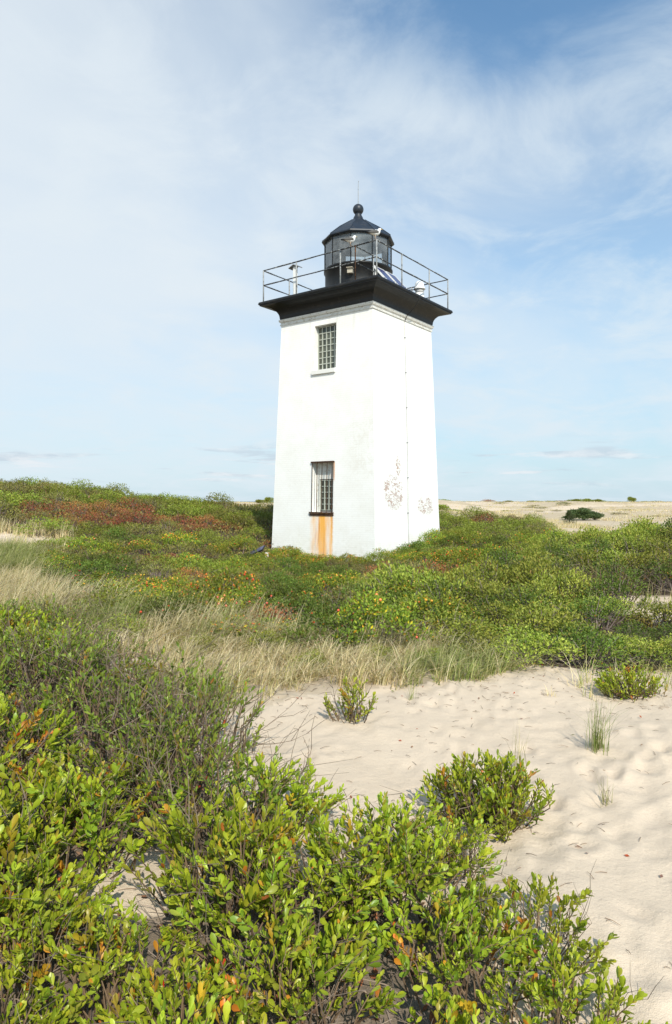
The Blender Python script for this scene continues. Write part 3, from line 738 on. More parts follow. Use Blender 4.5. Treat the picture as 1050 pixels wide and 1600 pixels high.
# ============================================================ PLANTS
def leaves(geo, P, D, N, L, W, C, hi=1, fold=.18, mi=0):
    """P base points, D directions, N normals (unit), L length, W width, C colour"""
    n = len(P); D = D / np.linalg.norm(D, axis=1, keepdims=True); Sx = np.cross(D, N); Sx /= np.linalg.norm(Sx, axis=1, keepdims=True) + 1e-9; Nn = np.cross(Sx, D)
    if hi == 2:
        T = [(0, 0, 0), (.5, 0, -.5), (1, 0, .25), (.25, .22, 0), (.55, .46, .1), (.84, .38, .15), (.25, -.22, 0), (.55, -.46, .1), (.84, -.38, .15)]
        fc = [(0, 1, 3), (3, 1, 4), (4, 1, 5), (5, 1, 2), (0, 6, 1), (6, 7, 1), (7, 8, 1), (8, 2, 1)]
    elif hi == 1:
        T = [(0, 0, 0), (.55, 0, -.4), (1, 0, .1), (.5, .45, .1), (.5, -.45, .1)]
        fc = [(0, 1, 3), (3, 1, 2), (0, 4, 1), (4, 2, 1)]
    else:
        T = [(0, 0, 0), (.5, .5, .1), (1, 0, 0), (.5, -.5, .1)]; fc = [(0, 2, 1), (0, 3, 2)]
    L = L[:, None]; W = W[:, None]
    vs_ = np.stack([P + D * L * a + Sx * W * b + Nn * L * fold * c_ for a, b, c_ in T], 1)
    k_ = len(T); f = (np.array(fc)[None] + (np.arange(n) * k_)[:, None, None]).reshape(-1, 3)
    geo.add(vs_.reshape(-1, 3), f, np.repeat(C, k_, 0), mi)


def rvec(rs, n):
    v = rs.normal(size=(n, 3)); return v / np.linalg.norm(v, axis=1, keepdims=True)


GREENS = dict(
    fresh=[((.31, .37, .035), 5), ((.235, .32, .030), 6), ((.13, .21, .025), 3.5), ((.40, .43, .05), 2.5), ((.27, .25, .06), .8), ((.62, .08, .03), .22), ((.38, .20, .07), .30)],
    mid=[((.18, .245, .04), 5), ((.13, .195, .035), 5), ((.24, .29, .055), 3), ((.08, .13, .028), 2), ((.26, .16, .06), .5), ((.42, .07, .03), .1)],
    rose=[((.135, .22, .030), 5), ((.19, .29, .035), 6), ((.08, .15, .022), 3), ((.30, .36, .04), 2), ((.75, .60, .03), .60), ((.46, .24, .10), .8), ((.75, .28, .04), .34)],
    bright=[((.24, .31, .055), 6), ((.17, .255, .042), 4), ((.32, .38, .085), 4), ((.09, .15, .028), 2), ((.30, .18, .07), .25)],
    olive=[((.19, .215, .065), 5), ((.145, .175, .05), 5), ((.25, .25, .09), 3), ((.25, .17, .10), 1.5), ((.10, .13, .04), 2)],
    red=[((.30, .10, .06), 6), ((.22, .15, .07), 4), ((.38, .13, .07), 4), ((.20, .21, .06), 3), ((.13, .07, .045), 2)],
    heath=[((.165, .235, .035), 6), ((.125, .19, .030), 5), ((.22, .29, .045), 4), ((.22, .18, .07), .7)],
    deep=[((.085, .15, .025), 6), ((.06, .11, .018), 5), ((.13, .20, .035), 3), ((.16, .12, .04), .6), ((.60, .30, .04), .12)],
    pine=[((.06, .105, .045), 5), ((.045, .08, .038), 4), ((.10, .15, .06), 3)],
)


def palette(rs, name, n):
    p_ = GREENS[name]; cs = np.array([c_ for c_, _ in p_]) * (np.array([1.16, 1.10, .74]) if name in ('fresh', 'mid') else np.array([1.22, 1.03, .78])); wt_ = np.array([w_ for _, w_ in p_]); wt_ = wt_ / wt_.sum()
    c_ = cs[rs.choice(len(cs), n, p=wt_)]
    return c_ * rs.uniform(.8, 1.2, (n, 1))


def shrub_mesh(seed, name, Rr, Hh, nshoot, per, L, hi, pal, twigs=1.0, shoot_len=.2, lean=.45, dead=0, hips=0, mats=None, asym=0.0, base_r=.25, W=.42, twig_c=(.17, .115, .07), one=False):
    """returns dict of meshes: branches, foliage (and hips)"""
    rs = np.random.RandomState(seed); br_ = Geo(); fo = br_ if one else Geo(); hp = Geo()
    P, D, N, LL, C = [], [], [], [], []
    for i in range(nshoot):
        u = rs.rand() ** .5; a = rs.rand() * 2 * math.pi
        top = np.array([Rr * u * math.cos(a) * (1 + asym * math.cos(a)), Rr * u * math.sin(a), 0])
        dome = math.sqrt(max(0.0, 1 - (u * .92) ** 2))
        zz = Hh * (.22 + .78 * dome) * rs.uniform(.62, 1.08)
        if rs.rand() < .3: zz *= rs.uniform(.5, .85)
        top[2] = zz
        out = np.array([math.cos(a) * u * lean * 1.6, math.sin(a) * u * lean * 1.6, 1.0]) + rs.normal(size=3) * .28
        out /= np.linalg.norm(out)
        sl_ = shoot_len * rs.uniform(.6, 1.25)
        s0 = top - out * sl_
        b0 = np.array([top[0] * base_r + rs.normal() * .03, top[1] * base_r + rs.normal() * .03, -.04])
        mid = b0 * .45 + s0 * .55 + rs.normal(size=3) * .05 * Rr + np.array([0, 0, -.06 * Hh])
        tcv = np.array(twig_c) * rs.uniform(.6, 1.3)
        if twigs > 0 and rs.rand() < twigs:
            br_.tube([b0, mid, s0, top - out * sl_ * .1], [.0055, .004, .003, .0015] if hi else [.009, .007, .005, .003], 3 if not hi else 4, c=tcv, cap=False)
        nl = max(3, int(per * rs.uniform(.7, 1.3)))
        t = np.linspace(0.02, 1, nl); az0 = rs.rand() * 6.28
        e1 = np.cross(out, [0.31, .2, .9]); e1 /= np.linalg.norm(e1); e2 = np.cross(out, e1)
        aa = az0 + np.arange(nl) * 2.39996 + rs.normal(size=nl) * .25
        rad_ = np.cos(aa)[:, None] * e1 + np.sin(aa)[:, None] * e2
        pit = (1.05 - .65 * t + rs.normal(size=nl) * .2)[:, None]        # angle from the axis
        dd = out[None] * np.cos(pit) + rad_ * np.sin(pit) + np.array([0, 0, .12])
        pp = s0[None] + out[None] * (sl_ * t)[:, None]
        nn = out[None] * np.sin(pit) - rad_ * np.cos(pit) + rs.normal(size=(nl, 3)) * .18
        P.append(pp); D.append(dd); N.append(nn); LL.append(L * rs.uniform(.42, 1.25, nl) * rs.uniform(.8, 1.15) * (1 - .35 * (t > .93)))
        base = palette(rs, pal, 1)[0]; cc = palette(rs, pal, nl) * .5 + base * .5
        if rs.rand() < .018: cc = cc * np.array([1.25, .72, .8])
        odd = rs.rand(nl) < .03; cc[odd] = palette(rs, pal, int(odd.sum()))
        cc = cc * (0.85 + .22 * t)[:, None]
        C.append(cc)
        if hips and rs.rand() < hips:
            q = top + rs.normal(size=3) * .02; r_ = rs.uniform(.010, .016) * 1.3; col_ = (.62, .09, .02) if rs.rand() < .6 else (.70, .24, .03)
            hp.lathe([(.001, -r_), (r_ * .8, -r_ * .5), (r_, 0), (r_ * .7, r_ * .6), (.001, r_)], 6, c=col_, ctr=tuple(q))
    for i in range(dead):
        a = rs.rand() * 6.28; u = rs.rand() ** .5
        b0 = np.array([Rr * .5 * u * math.cos(a), Rr * .5 * u * math.sin(a), -.02]); cur = b0.copy()
        d = np.array([math.cos(a) * .7, math.sin(a) * .7, .75]) + rs.normal(size=3) * .35; d /= np.linalg.norm(d); pts = [cur.copy()]
        ln_ = Hh * rs.uniform(.7, 1.25) / 5
        for s_ in range(5):
            d = d + rs.normal(size=3) * .22; d /= np.linalg.norm(d); cur = cur + d * ln_; pts.append(cur.copy())
            if s_ > 1:
                d2 = d + rs.normal(size=3) * .6; d2 /= np.linalg.norm(d2); br_.tube([cur, cur + d2 * ln_, cur + d2 * ln_ * 2 + rs.normal(size=3) * .02], [.002, .0015, .0008], 3, c=np.array((.20, .155, .115)) * rs.uniform(.6, 1.2), cap=False)
        br_.tube(pts, np.linspace(.0042, .001, 6), 3, c=np.array((.19, .145, .105)) * rs.uniform(.5, 1.2), cap=False)
    P = np.concatenate(P); D = np.concatenate(D); N = np.concatenate(N); LL = np.concatenate(LL); C = np.concatenate(C)
    leaves(fo, P, D, N, LL, LL * W, C, hi, mi=1 if one else 0)
    res = {}
    if one:
        if hips and hp.nv: br_.add(np.concatenate(hp.v), np.concatenate([f for f in hp.f if f.shape[1] == 4]), np.concatenate(hp.c), 2)
        res['all'] = br_.mesh(name, mats, hi == 2)
    else:
        res['foliage'] = fo.mesh('foliage', mats[1], hi == 2)
        if br_.nv: res['branches'] = br_.mesh('branches', mats[0], False)
        if hips and hp.nv: res['fruit'] = hp.mesh('fruit', mats[2], True)
    return res


def bush_mesh(seed, name, Rr, Hh, lobes, n, L, hi, pal, fruit=0, W=.55, twn=14, lobe=.30, rough=.5):
    """a bush of overlapping leafy lobes: leaves lie over each lobe, gaps between lobes show twigs and shade"""
    rs = np.random.RandomState(seed); g_ = Geo(); P, D, N, C = [], [], [], []
    cs = []
    for i in range(lobes):
        u = math.sqrt((i + .5) / lobes); a = i * 2.39996 + rs.rand() * .7
        dome = math.sqrt(max(0.05, 1 - (u * .93) ** 2)); lr = lobe * Rr * rs.uniform(.65, 1.25)
        cs.append((Rr * u * .85 * math.cos(a), Rr * u * .85 * math.sin(a), max(.05, Hh * dome * rs.uniform(.62, 1.05) - lr * .55), lr))
    for (a, b, c_, lr) in cs:
        m_ = int(n / lobes * (lr / (lobe * Rr)) ** 1.6); q = rvec(rs, m_); q[:, 2] = np.abs(q[:, 2]) * 1.0 - .25 * rs.rand(m_); q /= np.linalg.norm(q, axis=1, keepdims=True)
        sprig = np.where(rs.rand(m_) < .16, rs.uniform(1.0, 1.28, m_), rs.uniform(.62, 1.06, m_))
        P.append(q * (lr * sprig)[:, None] * np.array([1, 1, .95]) + np.array([a, b, c_]))
        t = rvec(rs, m_); D.append(q * .55 + t * .7 + np.array([0, 0, .35])); N.append(q + rvec(rs, m_) * rough + np.array([0, 0, .3]))
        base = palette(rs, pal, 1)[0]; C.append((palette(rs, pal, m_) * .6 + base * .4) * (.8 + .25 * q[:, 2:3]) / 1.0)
        for k_ in range(max(1, twn // lobes)):
            e_ = q[rs.randint(m_)] * lr * 1.1 + np.array([a, b, c_]); b0 = np.array([a * .3, b * .3, -.05]) + rs.normal(size=3) * .03
            g_.tube([b0, b0 * .4 + e_ * .6 + rs.normal(size=3) * .03, e_], [.010, .006, .003], 3, c=np.array((.17, .135, .115)) * rs.uniform(.6, 1.4), cap=False)
    P = np.concatenate(P); D = np.concatenate(D); N = np.concatenate(N); C = np.concatenate(C)
    L_ = L * rs.uniform(.6, 1.25, len(P)); leaves(g_, P, D, N, L_, L_ * W, C, hi, mi=1)
    if fruit:
        hp = Geo()
        spots = [cs[rs.randint(len(cs))] for _ in range(4)]
        for k_ in range(fruit):
            a, b, c_, lr = spots[rs.randint(4)]; q = rvec(rs, 1)[0]; q[2] = abs(q[2]); r_ = rs.uniform(.010, .018)
            hp.lathe([(.001, -r_), (r_ * .8, -r_ * .5), (r_, 0), (r_ * .7, r_ * .6), (.001, r_)], 6, c=[(.60, .07, .015), (.72, .20, .025), (.72, .36, .04)][rs.randint(3)], ctr=tuple(np.array([a, b, c_]) + q * lr * rs.uniform(.95, 1.15)))
        g_.add(np.concatenate(hp.v), np.concatenate([f for f in hp.f if f.shape[1] == 4]), np.concatenate(hp.c), 2)
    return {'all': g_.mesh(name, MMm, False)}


def plant(name, meshes, loc, rz, sc, lab, cat, grp=None):
    if 'all' in meshes:
        o = bpy.data.objects.new(name, meshes['all']); COL.objects.link(o)
    else:
        o = empty(name, (0, 0, 0))
        for k_, me in meshes.items():
            c_ = bpy.data.objects.new(k_, me); COL.objects.link(c_); c_.parent = o
    o.location = loc; o.rotation_euler = (0, 0, rz); o.scale = sc if hasattr(sc, '__len__') else (sc,) * 3
    return tag(o, lab, cat, grp)


def scatter(rs, P, sp, test=None, spf=None, maxn=4000):
    """dart throwing inside a polygon; spacing may grow with distance"""
    xs = [p_[0] for p_ in P]; ys = [p_[1] for p_ in P]; pts = []
    fails = 0
    while fails < 500 and len(pts) < maxn:
        x_ = rs.uniform(min(xs), max(xs)); y_ = rs.uniform(min(ys), max(ys))
        s_ = spf(x_, y_) if spf else sp
        if not inpoly(np.array([x_]), np.array([y_]), P)[0] or (test and not test(x_, y_)): continue
        if pts:
            A = np.array(pts); ok = (np.hypot(A[:, 0] - x_, A[:, 1] - y_) > s_).all()
        else: ok = True
        if ok: pts.append((x_, y_)); fails = 0
        else: fails += 1
    return pts


MM = (M_twig, M_leaf, M_hip); MMm = (M_twig, M_leafm, M_hip)
def infov(x_, y_, m=60): px_ = 525 + F * x_ / max(y_, .1); return -m - 400 / y_ < px_ < 1050 + m + 400 / y_

# --- foreground thicket
fresh = [shrub_mesh(100 + i, 'bayberry', .42, .38, 74, 16, .047, 2, 'fresh', shoot_len=.15, mats=MM, dead=7, base_r=.5, lean=.85, W=.46) for i in range(5)]
grey = [shrub_mesh(130 + i, 'beach plum', .42, .46, 66, 14, .038, 2, 'mid', shoot_len=.17, mats=MM, dead=26, base_r=.45, lean=.6) for i in range(4)]
rs = np.random.RandomState(5)
pts = scatter(rs, FG, .30, lambda x_, y_: infov(x_, y_, 250) and math.hypot(x_ + .86, (y_ - 2.85) * .8) > .315 and not (y_ < 1.35), spf=lambda x_, y_: .27 + .02 * y_)
nfg = 0
for x_, y_ in pts:
    px_ = 525 + F * x_ / y_
    g_ = (y_ > 3.9 and rs.rand() < .62) or (y_ > 3.2 and px_ > 180 and px_ < 420 and rs.rand() < .8)
    sc_ = rs.uniform(.78, 1.12) * (.84 if y_ < 2.4 else 1)
    if y_ > 4.2: sc_ *= 1.15
    z_ = hz1(x_, y_)
    lb_ = 'grey-twigged beach plum shrub with small dark leaves in the left thicket' if g_ else ('glossy yellow-green bayberry shrub in the thicket filling the foreground' if y_ < 3.6 else 'glossy green bayberry shrub on the rise at the left')
    plant('beach_plum_shrub' if g_ else 'bayberry_shrub', (grey if g_ else fresh)[rs.randint(4 if g_ else 5)], (x_, y_, z_), rs.uniform(0, 6.28), (sc_, sc_, sc_ * rs.uniform(.9, 1.1)), lb_, 'shrub',
          'grey-twigged shrubs of the left thicket' if g_ else ('bayberry shrubs filling the foreground' if y_ < 3.6 else 'bayberry shrubs on the left rise'))
    nfg += 1
# fingers reaching over the sand on the right edge
for x_, y_, s_, rz in ((.68, 2.06, .70, 0), (.72, 2.50, .68, 1.2)):
    plant('bayberry_shrub', fresh[int(x_ * 10) % 5], (x_, y_, hz1(x_, y_) - .02), rz, s_, {0: 'low bayberry shrub reaching furthest over the sand at bottom right', 1.2: 'small bayberry shrub on the right edge of the foreground thicket above the lowest one', 2.0: 'small bayberry shrub at the thicket edge nearest the lone round bush'}[rz], 'shrub')

for x_, y_, s_, lb_ in ((-.34, 3.38, .92, 'bayberry shrub at the tip of the thicket nearest the bare sapling'), (.22, 3.0, .86, 'bayberry shrub on the thicket crest left of the lone round bush'), (-1.12, 2.5, .8, 'bayberry shrub on the near side of the sand pocket at lower left'), (.50, 3.02, .6, 'small bayberry shrub joining the thicket to the lone round bush')):
    plant('bayberry_shrub', fresh[int(s_ * 50) % 5], (x_, y_, hz1(x_, y_)), y_ * 2, s_, lb_, 'shrub')
# single shrubs standing in the sand
lone = shrub_mesh(171, 'lone bayberry', .34, .31, 190, 15, .040, 2, 'fresh', shoot_len=.14, mats=MM, dead=3, base_r=.3)
plant('bayberry_shrub', lone, (.78, 3.55, hz1(.78, 3.55)), .6, (1.05, .95, 1.0), 'round bayberry shrub alone on the sand above the foreground thicket', 'shrub')
tiny = shrub_mesh(172, 'small bayberry', .20, .28, 36, 13, .036, 2, 'fresh', shoot_len=.13, mats=MM, dead=3, base_r=.2)
plant('bayberry_shrub', tiny, (.13, 5.1, hz1(.13, 5.1)), 2.6, 1.12, 'small upright bayberry shrub at the foot of the tan grass', 'shrub')
edge = shrub_mesh(173, 'sprawling shrub', .27, .20, 130, 13, .034, 2, 'fresh', shoot_len=.12, mats=MM, dead=2, base_r=.3)
plant('bayberry_shrub', edge, (2.48, 5.75, hz1(2.48, 5.75)), .2, (1.15, .9, 1.1), 'bright low shrub spilling onto the sand at the right', 'shrub')
sap = Geo(); rsx = np.random.RandomState(3)
cur = np.array([0, 0, -.02]); d = np.array([.1, 0, 1.]); pts_ = [cur]
for s_ in range(6):
    d = d + rsx.normal(size=3) * .16; d /= np.linalg.norm(d); cur = cur + d * .042; pts_.append(cur)
    for q in range(2):
        d2 = d * .6 + rsx.normal(size=3) * .6; d2 /= np.linalg.norm(d2); L_ = .11 * (1 - s_ * .1)
        sap.tube([cur, cur + d2 * L_ * .5, cur + d2 * L_ + np.array([0, 0, .02])], [.0028, .002, .001], 4, c=(.20, .15, .12), cap=False)
sap.tube(pts_, np.linspace(.005, .002, 7), 5, c=(.18, .14, .11), cap=False)
so_ = sap.obj('bare_sapling', M_twig, loc=(-.235, 3.95, hz1(-.235, 3.95))); tag(so_, 'leafless twiggy sapling standing in the sand', 'sapling')

# --- right-hand green thicket
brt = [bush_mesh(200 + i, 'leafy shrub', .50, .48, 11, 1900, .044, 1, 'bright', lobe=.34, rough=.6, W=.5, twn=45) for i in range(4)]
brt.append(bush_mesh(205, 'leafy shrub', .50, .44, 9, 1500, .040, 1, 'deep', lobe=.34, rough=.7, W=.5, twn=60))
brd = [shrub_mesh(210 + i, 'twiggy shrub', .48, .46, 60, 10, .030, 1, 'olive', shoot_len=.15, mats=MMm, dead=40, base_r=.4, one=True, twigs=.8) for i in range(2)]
rs = np.random.RandomState(9)
pts = scatter(rs, RT, .5, lambda x_, y_: infov(x_, y_), spf=lambda x_, y_: .44 + .02 * (y_ - 7))
for x_, y_ in pts:
    dd = rs.rand() < .07; sc_ = rs.uniform(.85, 1.2) * (1.0 if y_ < 9.4 else 1.12)
    if y_ < 8.3 and x_ > 2.7: sc_ *= .78 if y_ < 7.1 else .55
    ylow = y_ < 9.5
    ms_ = brd[rs.randint(2)] if dd else (brt[4] if rs.rand() < .26 else brt[rs.randint(4)])
    lab = ('twiggy half-bare shrub among the green thicket on the right' if dd else ('bright green leafy shrub in the near thicket between sand and roses' if ylow else 'bright green leafy shrub on the right-hand dune'))
    plant('twiggy_shrub' if dd else 'leafy_shrub', ms_, (x_, y_, hz1(x_, y_) - .03), rs.uniform(0, 6.28), (sc_, sc_, sc_ * (.78 if ylow else 1) * rs.uniform(.75, 1.15)), lab, 'shrub',
          'twiggy shrubs in the right thicket' if dd else ('green shrubs of the near right thicket' if ylow else 'green shrubs on the right-hand dune'))

# --- rose thicket round the tower
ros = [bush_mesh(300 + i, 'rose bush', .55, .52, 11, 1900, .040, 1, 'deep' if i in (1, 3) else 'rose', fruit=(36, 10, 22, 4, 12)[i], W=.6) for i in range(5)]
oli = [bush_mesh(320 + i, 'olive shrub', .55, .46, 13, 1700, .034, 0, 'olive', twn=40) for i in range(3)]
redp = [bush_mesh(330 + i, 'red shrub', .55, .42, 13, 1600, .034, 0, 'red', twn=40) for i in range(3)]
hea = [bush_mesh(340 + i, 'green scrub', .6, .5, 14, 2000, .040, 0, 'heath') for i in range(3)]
def vis_behind(x_, y_):
    px_ = 525 + F * x_ / y_
    return not (y_ > 26 and 445 < px_ < 665)
rs = np.random.RandomState(19)
pts = scatter(rs, RO, .6, lambda x_, y_: infov(x_, y_) and not intower(x_, y_) and vis_behind(x_, y_), spf=lambda x_, y_: .56 + .032 * (y_ - 9) + (.25 if y_ > 24 else 0))
KN = {'rose': ('rose_bush', ros), 'olive': ('olive_shrub', oli), 'red': ('reddish_shrub', redp), 'heath': ('green_scrub_bush', hea)}
def put(kind, x_, y_, sc_, lab, grp, zs=1.0):
    nm, ms_ = KN[kind]
    plant(nm, ms_[rs.randint(len(ms_))], (x_, y_, hz1(x_, y_) - .04), rs.uniform(0, 6.28), (sc_, sc_, sc_ * zs), lab, 'bush', grp)
for x_, y_ in pts:
    r_ = rs.rand(); px_ = 525 + F * x_ / y_
    if y_ > 23: k_ = 'heath' if r_ < .66 else ('olive' if r_ < .9 else 'red')
    elif y_ > 15 and px_ < 420: k_ = 'rose' if r_ < .5 else ('heath' if r_ < .7 else ('olive' if r_ < .9 else 'red'))
    else: k_ = 'rose' if r_ < .78 else ('heath' if r_ < .90 else ('olive' if r_ < .98 else 'red'))
    if vnoise(np.array([x_ / 1.7]), np.array([y_ / 2.6]), 77)[0] > .68: k_ = 'olive' if rs.rand() < .82 else 'red'
    wher = 'behind the white tower' if y_ > 25 else 'in the rose thicket before the tower'
    base = {'rose': 'rose bush with orange hips and yellow leaves', 'olive': 'dull olive shrub', 'red': 'bush turned reddish brown', 'heath': 'plain green leafy bush'}[k_]
    sc_ = rs.uniform(.85, 1.15) * (1 + max(0, y_ - 14) * .02)
    if 15.5 < y_ < 22.5 and x_ < 2.2 and x_ > -2.5: sc_ *= .82
    put(k_, x_, y_, sc_, base + ' ' + wher, base + ' ' + wher, rs.uniform(.62, 1.15))

for x_, y_, s_, lb_ in ((-.23, 6.55, .42, 'small green bush among the tan grass below the tower'), (-1.45, 6.9, .5, 'small green bush in the grass between the left thicket and the roses'), (.95, 6.75, .36, 'low green bush at the right end of the tan grass'), (-2.9, 8.6, .5, 'small green bush in the grass band at left'), (-2.3, 7.4, .6, 'green bush in the grass just behind the left thicket'), (-3.9, 9.7, .6, 'green bush at the far left of the grass band'), (-.75, 7.3, .5, 'green bush where the tan grass meets the roses'), (.4, 6.9, .38, 'low green bush in the middle of the tan grass')):
    o = plant('grass_band_bush', brt[int(abs(x_) * 3) % 4], (x_, y_, hz1(x_, y_) - .03), x_, (s_ * 1.1, s_, s_), lb_, 'bush')
rs = np.random.RandomState(23)
for t_ in np.arange(-2.3, 2.9, .42):
    for sd_ in (0, 1):
        lx_, ly_ = (t_, -2.75 - rs.rand() * .5) if sd_ == 0 else (2.75 + rs.rand() * .5, t_)
        v_ = TM @ Vector((lx_, ly_, 0)); k_ = ('rose', 'heath', 'olive')[rs.choice(3, p=[.45, .4, .15])]
        base = {'rose': 'rose bush with orange hips and yellow leaves', 'olive': 'dull olive shrub', 'heath': 'plain green leafy bush'}[k_] + ' growing against the tower wall'
        put(k_, v_.x, v_.y, rs.uniform(.7, 1.0), base, base, rs.uniform(.7, 1.1))
# --- scrub left of the roses
pts = scatter(rs, LS, .7, lambda x_, y_: infov(x_, y_))
for x_, y_ in pts:
    k_ = 'olive' if rs.rand() < .45 else 'heath'
    put(k_, x_, y_, rs.uniform(.8, 1.05), ('dull olive shrub' if k_ == 'olive' else 'plain green bush') + ' beside the pale sand patch at left', 'scrub beside the left sand patch ' + k_, .8)

# --- the hillside at left
def polar_pts(rs, px0, px1, d0, d1, sp, test=None):
    P = [((px0 - 525) / F * d0, d0), ((px0 - 525) / F * d1, d1), ((px1 - 525) / F * d1, d1), ((px1 - 525) / F * d0, d0)]
    return scatter(rs, P, sp, test)
rs = np.random.RandomState(29)
pts = polar_pts(rs, -60, 440, 19.5, 37, .95, lambda x_, y_: not inpoly(np.array([x_]), np.array([y_]), RO)[0] and not inpoly(np.array([x_]), np.array([y_]), LS)[0] and not (y_ < 21 and 525 + F * x_ / y_ < 70) and not intower(x_, y_, 2.7))
print('hill', len(pts))
for x_, y_ in pts:
    px_ = 525 + F * x_ / y_; r_ = rs.rand(); nz_ = vnoise(np.array([x_ / 2.6]), np.array([y_ / 2.6]), 41)[0]
    if 21.5 < y_ < 27.5 and px_ > 30: k_ = 'red' if r_ < .45 + nz_ * .7 else 'olive'
    elif y_ < 21.5: k_ = 'heath' if r_ < .5 else 'olive'
    elif y_ > 31.5 and px_ < 90: k_ = 'olive' if r_ < .6 else 'heath'
    else: k_ = 'heath' if r_ < .45 + .5 * nz_ else 'olive'
    base = {'olive': 'dull olive shrub', 'red': 'bush turned brownish red', 'heath': 'plain green leafy bush'}[k_]
    put(k_, x_, y_, rs.uniform(1.1, 1.9), base + ' on the slope rising at the left', base + 's on the left slope', rs.uniform(.6, 1.0))

# low scrub covering the ground between the bushes
def cover(name, lab, n, test, pal, seed, L, hgt, region):
    rs = np.random.RandomState(seed); x_ = rs.uniform(region[0], region[1], n * 3); y_ = rs.uniform(region[2], region[3], n * 3)
    ok = test(x_, y_); x_, y_ = x_[ok][:n], y_[ok][:n]; z_ = height(x_, y_, False) + rs.rand(len(x_)) ** 1.5 * hgt
    D = rvec(rs, len(x_)); D[:, 2] = np.abs(D[:, 2]) + .3; N = rvec(rs, len(x_)); N[:, 2] += 1.2
    L_ = L * rs.uniform(.6, 1.3, len(x_)) * np.clip(y_ / 14, .8, 2.2); g_ = Geo()
    leaves(g_, np.stack([x_, y_, z_], -1), D, N, L_, L_ * .5, palette(rs, pal, len(x_)), 0)
    tag(g_.obj(name, M_leafm), lab, 'undergrowth', kind='stuff')
cover('undergrowth', 'low leafy undergrowth between the rose bushes', 42000, lambda a, b: (inpoly(a, b, RO) | inpoly(a, b, LS) | inpoly(a, b, RT)) & ~intower(a, b, 2.25), 'olive', 61, .035, .16, (-9, 15, 7.4, 35))
cover('hill_undergrowth', 'low olive undergrowth covering the left slope', 30000, lambda a, b: (525 + F * a / b < 460) & (b > 19) & ~intower(a, b, 2.4) & ~((b < 21.5) & (525 + F * a / b < 75)), 'olive', 62, .06, .35, (-26, -1, 19, 40))


# --- dune grass
def grass_geo(geo, rs, X, Y, H, nb, pal, w_=.0045, spread=.05, lean=.35, wind=(.12, .05), segs=3, Z=None):
    """tufts at X,Y; pal: list of colours"""
    n = len(X) * nb
    zx = height(X, Y, False) if Z is None else Z
    bx = np.repeat(X, nb) + rs.normal(size=n) * spread; by = np.repeat(Y, nb) + rs.normal(size=n) * spread; bz = np.repeat(zx, nb) - .02
    hh = np.repeat(H, nb) * rs.uniform(.45, 1.1, n); a = rs.rand(n) * 6.283; ln_ = np.abs(rs.normal(size=n)) * lean
    dx = np.cos(a) * ln_ + wind[0]; dy = np.sin(a) * ln_ + wind[1]
    sx = -np.sin(a + rs.normal(size=n) * .6); sy = np.cos(a)
    nrm = np.hypot(sx, sy); sx /= nrm; sy /= nrm
    pal = np.array(pal); c0 = pal[rs.randint(len(pal), size=n)] * rs.uniform(.75, 1.2, (n, 1))
    vs_ = []; cs = []
    c0 = c0 * np.where(rs.rand(n, 1) < .3, .7, 1.1)
    for s_ in range(segs + 1):
        t = s_ / segs; k_ = t * t
        droop = 1 - .28 * k_ * np.clip(ln_ * 1.5, 0, 1)
        px_ = bx + dx * hh * k_; py_ = by + dy * hh * k_; pz_ = bz + hh * t * droop
        w2 = w_ * (1 - t * .85)
        vs_ += [np.stack([px_ - sx * w2, py_ - sy * w2, pz_], -1), np.stack([px_ + sx * w2, py_ + sy * w2, pz_], -1)]
        cs += [c0, c0]
    k_ = 2 * (segs + 1); v = np.stack(vs_, 1).reshape(-1, 3); c_ = np.stack(cs, 1).reshape(-1, 3)
    f = np.array([(2 * s_, 2 * s_ + 1, 2 * s_ + 3, 2 * s_ + 2) for s_ in range(segs)])
    geo.add(v, (f[None] + (np.arange(n) * k_)[:, None, None]).reshape(-1, 4), c_)

TAN = [(.68, .55, .33), (.74, .63, .42), (.56, .43, .26), (.48, .43, .20), (.64, .56, .35)]
GRN = [(.30, .34, .10), (.38, .38, .15), (.22, .28, .07), (.52, .46, .24), (.44, .42, .18)]
rs = np.random.RandomState(71)
n = 13000; x_ = rs.uniform(-9.5, 2.4, n); y_ = rs.uniform(4.8, 16.6, n)
cl = vnoise(x_ * 2.2, y_ * 2.2, 51)
ok = inpoly(x_, y_, GR) & (rs.rand(n) < (np.clip((cl - .05) * 2.2, .16, 1)) * np.where(y_ < 7.2, .8, .95)) & (525 + F * x_ / y_ > -80); x_, y_ = x_[ok], y_[ok]
px_ = 525 + F * x_ / y_
grn_ = (vnoise(x_ * .8, y_ * .8, 52) + (px_ < 330) * .04 > .64) | (y_ > 7.2) & (px_ > 300) & (rs.rand(len(x_)) < .4)
print('grass tufts', len(x_))
gb = Geo()
fr_edge = np.clip((y_ - 6.0) / 2.0, .55, 1)
grass_geo(gb, rs, x_[~grn_], y_[~grn_], (rs.uniform(.28, .60, len(x_)) * fr_edge)[~grn_], 30, TAN, .0056, .045, 1.05, (.25, .0), 4)
grass_geo(gb, rs, x_[grn_], y_[grn_], (rs.uniform(.30, .60, len(x_)) * fr_edge)[grn_], 26, GRN, .0056, .045, 1.0, (.25, .0), 4)
tag(gb.obj('dune_grass', M_grass), 'tan and green beach grass in a band between sand and scrub', 'grass', kind='stuff')
n = 420; x3 = rs.uniform(-.9, 3.2, n); y3 = rs.uniform(5.0, 6.8, n); ok = (rs.rand(n) < np.clip((y3 - 5.3) / 1.2, 0, 1) ** 2 * (vnoise(x3 * 2.5, y3 * 2.5, 58) > .45)) & ~inpoly(x3, y3, RT); x3, y3 = x3[ok], y3[ok]
gr3 = Geo(); grass_geo(gr3, rs, x3, y3, rs.uniform(.10, .42, len(x3)), 10, TAN + GRN[:2], .0035, .03, 1.0, (.2, 0), 4)
